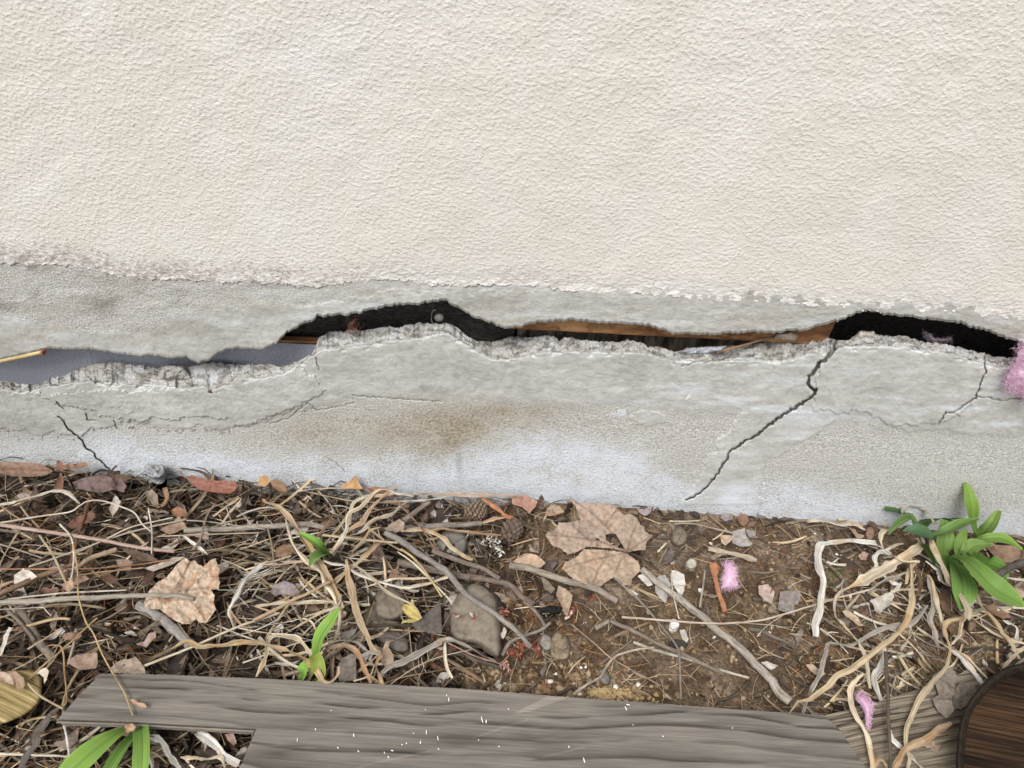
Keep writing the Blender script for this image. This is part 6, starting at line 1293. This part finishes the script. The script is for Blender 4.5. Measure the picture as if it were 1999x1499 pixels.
# ---- pink glass wool
fluff('pink_insulation', 'L', (222, 170, 198), [(1880, 500), (1920, 440), (1960, 380), (1950, 335), (2000, 310), (2090, 320), (2100, 600), (2040, 640), (1990, 650), (1975, 600), (1940, 590), (1900, 590)], 0, 1900, 12, 'large pink tuft of insulation hanging out of the gap', -.008, 2)
fluff('pink_insulation', 'C', (224, 172, 200), [(1575, 830), (1640, 820), (1690, 870), (1700, 930), (1690, 980), (1712, 1020), (1640, 1050), (1560, 1045), (1565, 960), (1590, 900)], 8, 900, 6, 'flat pink tuft of insulation beside the orange leaf', None, 3)
fluff('pink_insulation', 'H', (228, 156, 200), [(680, 905), (740, 895), (790, 950), (830, 990), (815, 1050), (800, 1150), (790, 1215), (765, 1190), (755, 1060), (720, 1000), (690, 970)], 32, 900, 6, 'long pink tuft of insulation on the old plank', None, 4)
fluff('insulation_wisp', 'L', (120, 100, 128), [(1430, 255), (1470, 255), (1490, 285), (1540, 290), (1590, 280), (1600, 305), (1520, 318), (1450, 300)], 0, 260, 8, 'dull lilac wisp of insulation inside the right hole', .028, 5)
# ---- small things on the wall
o = S('yellow_twig', 'I', (214, 186, 108), 26, 0, [(-60, 880), (0, 866), (120, 842), (290, 800)], 'yellow twig with red buds poking in at the left edge', 'twig') 
bpy.data.objects.remove(o)
def wall_tube(name, r, pts, y, rad_, c, label, cat, mat='straw', ns=8):
    q = Zc(r, pts)[:, :2]; s = spline(q, 40); C = W(s[:, 0], s[:, 1], np.interp(np.linspace(0, 1, 40), np.linspace(0, 1, len(np.atleast_1d(y))), np.atleast_1d(y)))
    V, F, L = tube_geo(C, np.asarray(rad_) * np.ones(40), ns); o = mesh(name, V, F, M[mat], None, colr(c), L)
    return tag(o, label, cat) if label else o
yt = wall_tube('yellow_twig', 'I', [(-900, 1060), (-300, 940), (0, 868), (120, 842), (320, 797)], [-.09, -.035], .0026, (226, 196, 112), 'yellow twig with red buds poking in at the left edge', 'twig')
for nm, pt, sz in (('bud', (330, 795), .0044), ('bud', (125, 842), .0032)):
    p = W(*[np.array([v]) for v in Zc('I', [pt])[0][:2]], -.038)[0]; mb = MB(); g = random.Random(int(pt[0]))
    for k in range(7):
        V = I3 * [sz * .9, sz * .6, sz * .5] * (1 + nr.normal(0, .06, (len(I3), 1))); V = V @ rotm(g, 1).T * .7 + p + np.array([g.gauss(0, sz * .4), g.gauss(0, sz * .3), g.gauss(0, sz * .35)]); mb.add(V, F3, np.array(lin((138, 82, 66))) * g.uniform(.6, 1.1))
    mb.build(nm, M['leaf'], yt)
g = random.Random(5); mb = MB()
for k in range(16):
    cx, cy = 930 + g.gauss(0, 26), 440 + g.gauss(0, 26); R_ = g.uniform(18, 46); a0 = g.uniform(0, 6.28); tt_ = np.linspace(0, g.uniform(2, 5.5), 16)
    q = Zc('J', [(cx + math.cos(a0 + t) * R_ * .7, cy + math.sin(a0 + t) * R_ * 1.1) for t in tt_])[:, :2]; C = W(q[:, 0], q[:, 1], .012 + .012 * np.sin(tt_ + k)); V, F, L = tube_geo(C, np.full(16, .0004), 5); mb.add(V, F, np.array(lin((112, 76, 58))))
tag(mb.build('copper_wire', M['plain']), 'little tangle of copper coloured wire in the arched hole', 'wire')
p = W(np.array([857.]), np.array([620.]), .018)[0]; mb = MB(); V = I3 * (1 + .25 * (fbm(I3[:, 0] * 3, I3[:, 1] * 3 + I3[:, 2] * 2, 3, 3) - .5)[:, None]) * [.0062, .005, .0056] + p; mb.add(V, F3, np.array(lin((112, 108, 102))))
tt_ = np.linspace(1.6, 5.2, 18); q = np.stack([845 + np.cos(tt_) * 6 + 3, 619 + np.sin(tt_) * 14], 1); C = W(q[:, 0], q[:, 1], .014); V, F, L = tube_geo(C, np.full(18, .0006), 6); mb.add(V, F, np.array(lin((110, 106, 100))))
tag(mb.build('white_cocoon', M['rock']), 'small white cocoon on the rim of the arched hole', 'cocoon')
def chunk(r, outl, y, dep, c, label, seed):
    o2 = Zc(r, outl)[:, :2]; o2 = resample(o2, 2, .7, random.Random(seed)); v, f = tri_poly(o2, 2.0); d, _ = polydist(v[:, 0], v[:, 1], np.vstack([o2, o2[:1]]))
    e = dep * np.sqrt(np.clip(d / d.max() * 2, 0, 1)) * (.6 + .8 * fbm(v[:, 0] / 6, v[:, 1] / 6, seed, 3)); V = W(v[:, 0], v[:, 1], y - e); low = W(v[:, 0], v[:, 1], y + .008 + 0 * e); V2, F2 = slab(V, f, low)
    tag(mesh('mortar_chunk', V2, F2, M['rock'], None, colr(c) * (.75 + .5 * fbm(V2[:, 0] * 90, V2[:, 2] * 90, seed, 3))[:, None]), label, 'mortar chunk')
chunk('I', [(1165, 1020), (1200, 940), (1235, 900), (1310, 895), (1380, 910), (1440, 980), (1470, 1020), (1400, 1030), (1300, 1015), (1200, 1030)], .016, .010, (168, 164, 158), 'angular grey mortar chunk in the left part of the gap', 3)
chunk('L', [(1040, 285), (1080, 245), (1165, 248), (1170, 290), (1120, 320), (1060, 310)], .022, .010, (186, 176, 160), 'pale mortar chunk at the edge of the right hole', 5)
chunk('L', [(600, 290), (620, 258), (700, 245), (740, 270), (720, 305), (650, 300)], .020, .008, (182, 160, 136), 'tan mortar crumb pile at the end of the wood splinter', 7)
chunk('K', [(1640, 640), (1700, 610), (1830, 605), (1990, 595), (1960, 640), (1830, 665), (1700, 670)], .012, .008, (170, 174, 186), 'bluish mortar lump in the middle of the gap', 9)
chunk('K', [(750, 570), (770, 530), (830, 535), (850, 570), (830, 610), (770, 610)], .018, .008, (164, 160, 158), 'small grey mortar lump under the brown timber', 11)
wall_tube('wood_splinter', 'L', [(280, 365), (400, 335), (500, 305), (600, 278)], [.006, .02], np.linspace(.0022, .0014, 40), (150, 106, 68), 'thin brown splinter lying in the gap under the timber', 'splinter', 'bark')
mb = MB(); V = I3 * [.0028, .0022, .0026] + W(np.array([411.]), np.array([764.]), -.003)[0]; mb.add(V, F3, np.array(lin((84, 62, 50)))); q = np.array([(408, 768), (404, 772), (405, 774)]); 
tag(mb.build('brown_bug', M['leaf']), 'tiny round brown bug on the foundation below the gap', 'bug')
# ---- fallen red buds and white lichen
def cluster(name, r, spots_, n, sz, cols, label, cat, h, seed):
    g = random.Random(seed); mb = MB()
    for _ in range(n):
        cx, cy, sp = g.choice(spots_); q = Zc(r, [(cx + g.gauss(0, sp), cy + g.gauss(0, sp))])[0]; p = P(q[0], q[1], (h + g.random() * 6) / 1000)
        V, F = scrap_geo(g, sz * g.uniform(.6, 1.4)); mb.add(V @ rotm(g, 1).T + p, F, np.array(lin(g.choice(cols))) * .9)
    tag(mb.build(name, M['leaf']), label, cat)
RED = [(138, 70, 54), (160, 92, 74), (120, 58, 46), (180, 126, 108)]
cluster('red_buds', 'G', [(560, 530, 36), (600, 480, 30), (720, 500, 26)], 60, .0075, RED, 'heap of fallen red flower buds right of the large flat stone', 'buds', 6, 1)
cluster('red_buds', 'G', [(435, 200, 20)], 16, .006, RED, 'small red bud cluster on the shoulder of the large flat stone', 'buds', 24, 2)
cluster('red_buds', 'G', [(1040, 170, 22), (1000, 215, 16)], 24, .006, RED, 'red bud cluster beside the tail of the dry tan leaf', 'buds', 6, 3)
cluster('red_buds', 'G', [(1190, 75, 18)], 14, .006, RED, 'red bud cluster below the fallen grey brown stick', 'buds', 7, 4)
cluster('red_buds', 'G', [(460, 640, 16), (440, 660, 16)], 12, .006, [(206, 150, 136), (220, 170, 156)], 'pale pink bud at the end of the pinkish twig', 'buds', 8, 5)
cluster('red_buds', 'G', [(60, 230, 14), (185, 215, 10)], 10, .006, [(206, 196, 186), (150, 70, 56)], 'white and red bud scrap on top of the large flat stone', 'buds', 27, 6)
cluster('white_lichen', 'B', [(1730, 660, 16), (1780, 700, 22), (1820, 750, 16), (1800, 680, 16)], 70, .0045, [(226, 222, 212), (206, 200, 190)], 'crumbly white lichen beside the pine cones', 'lichen', 22, 7)
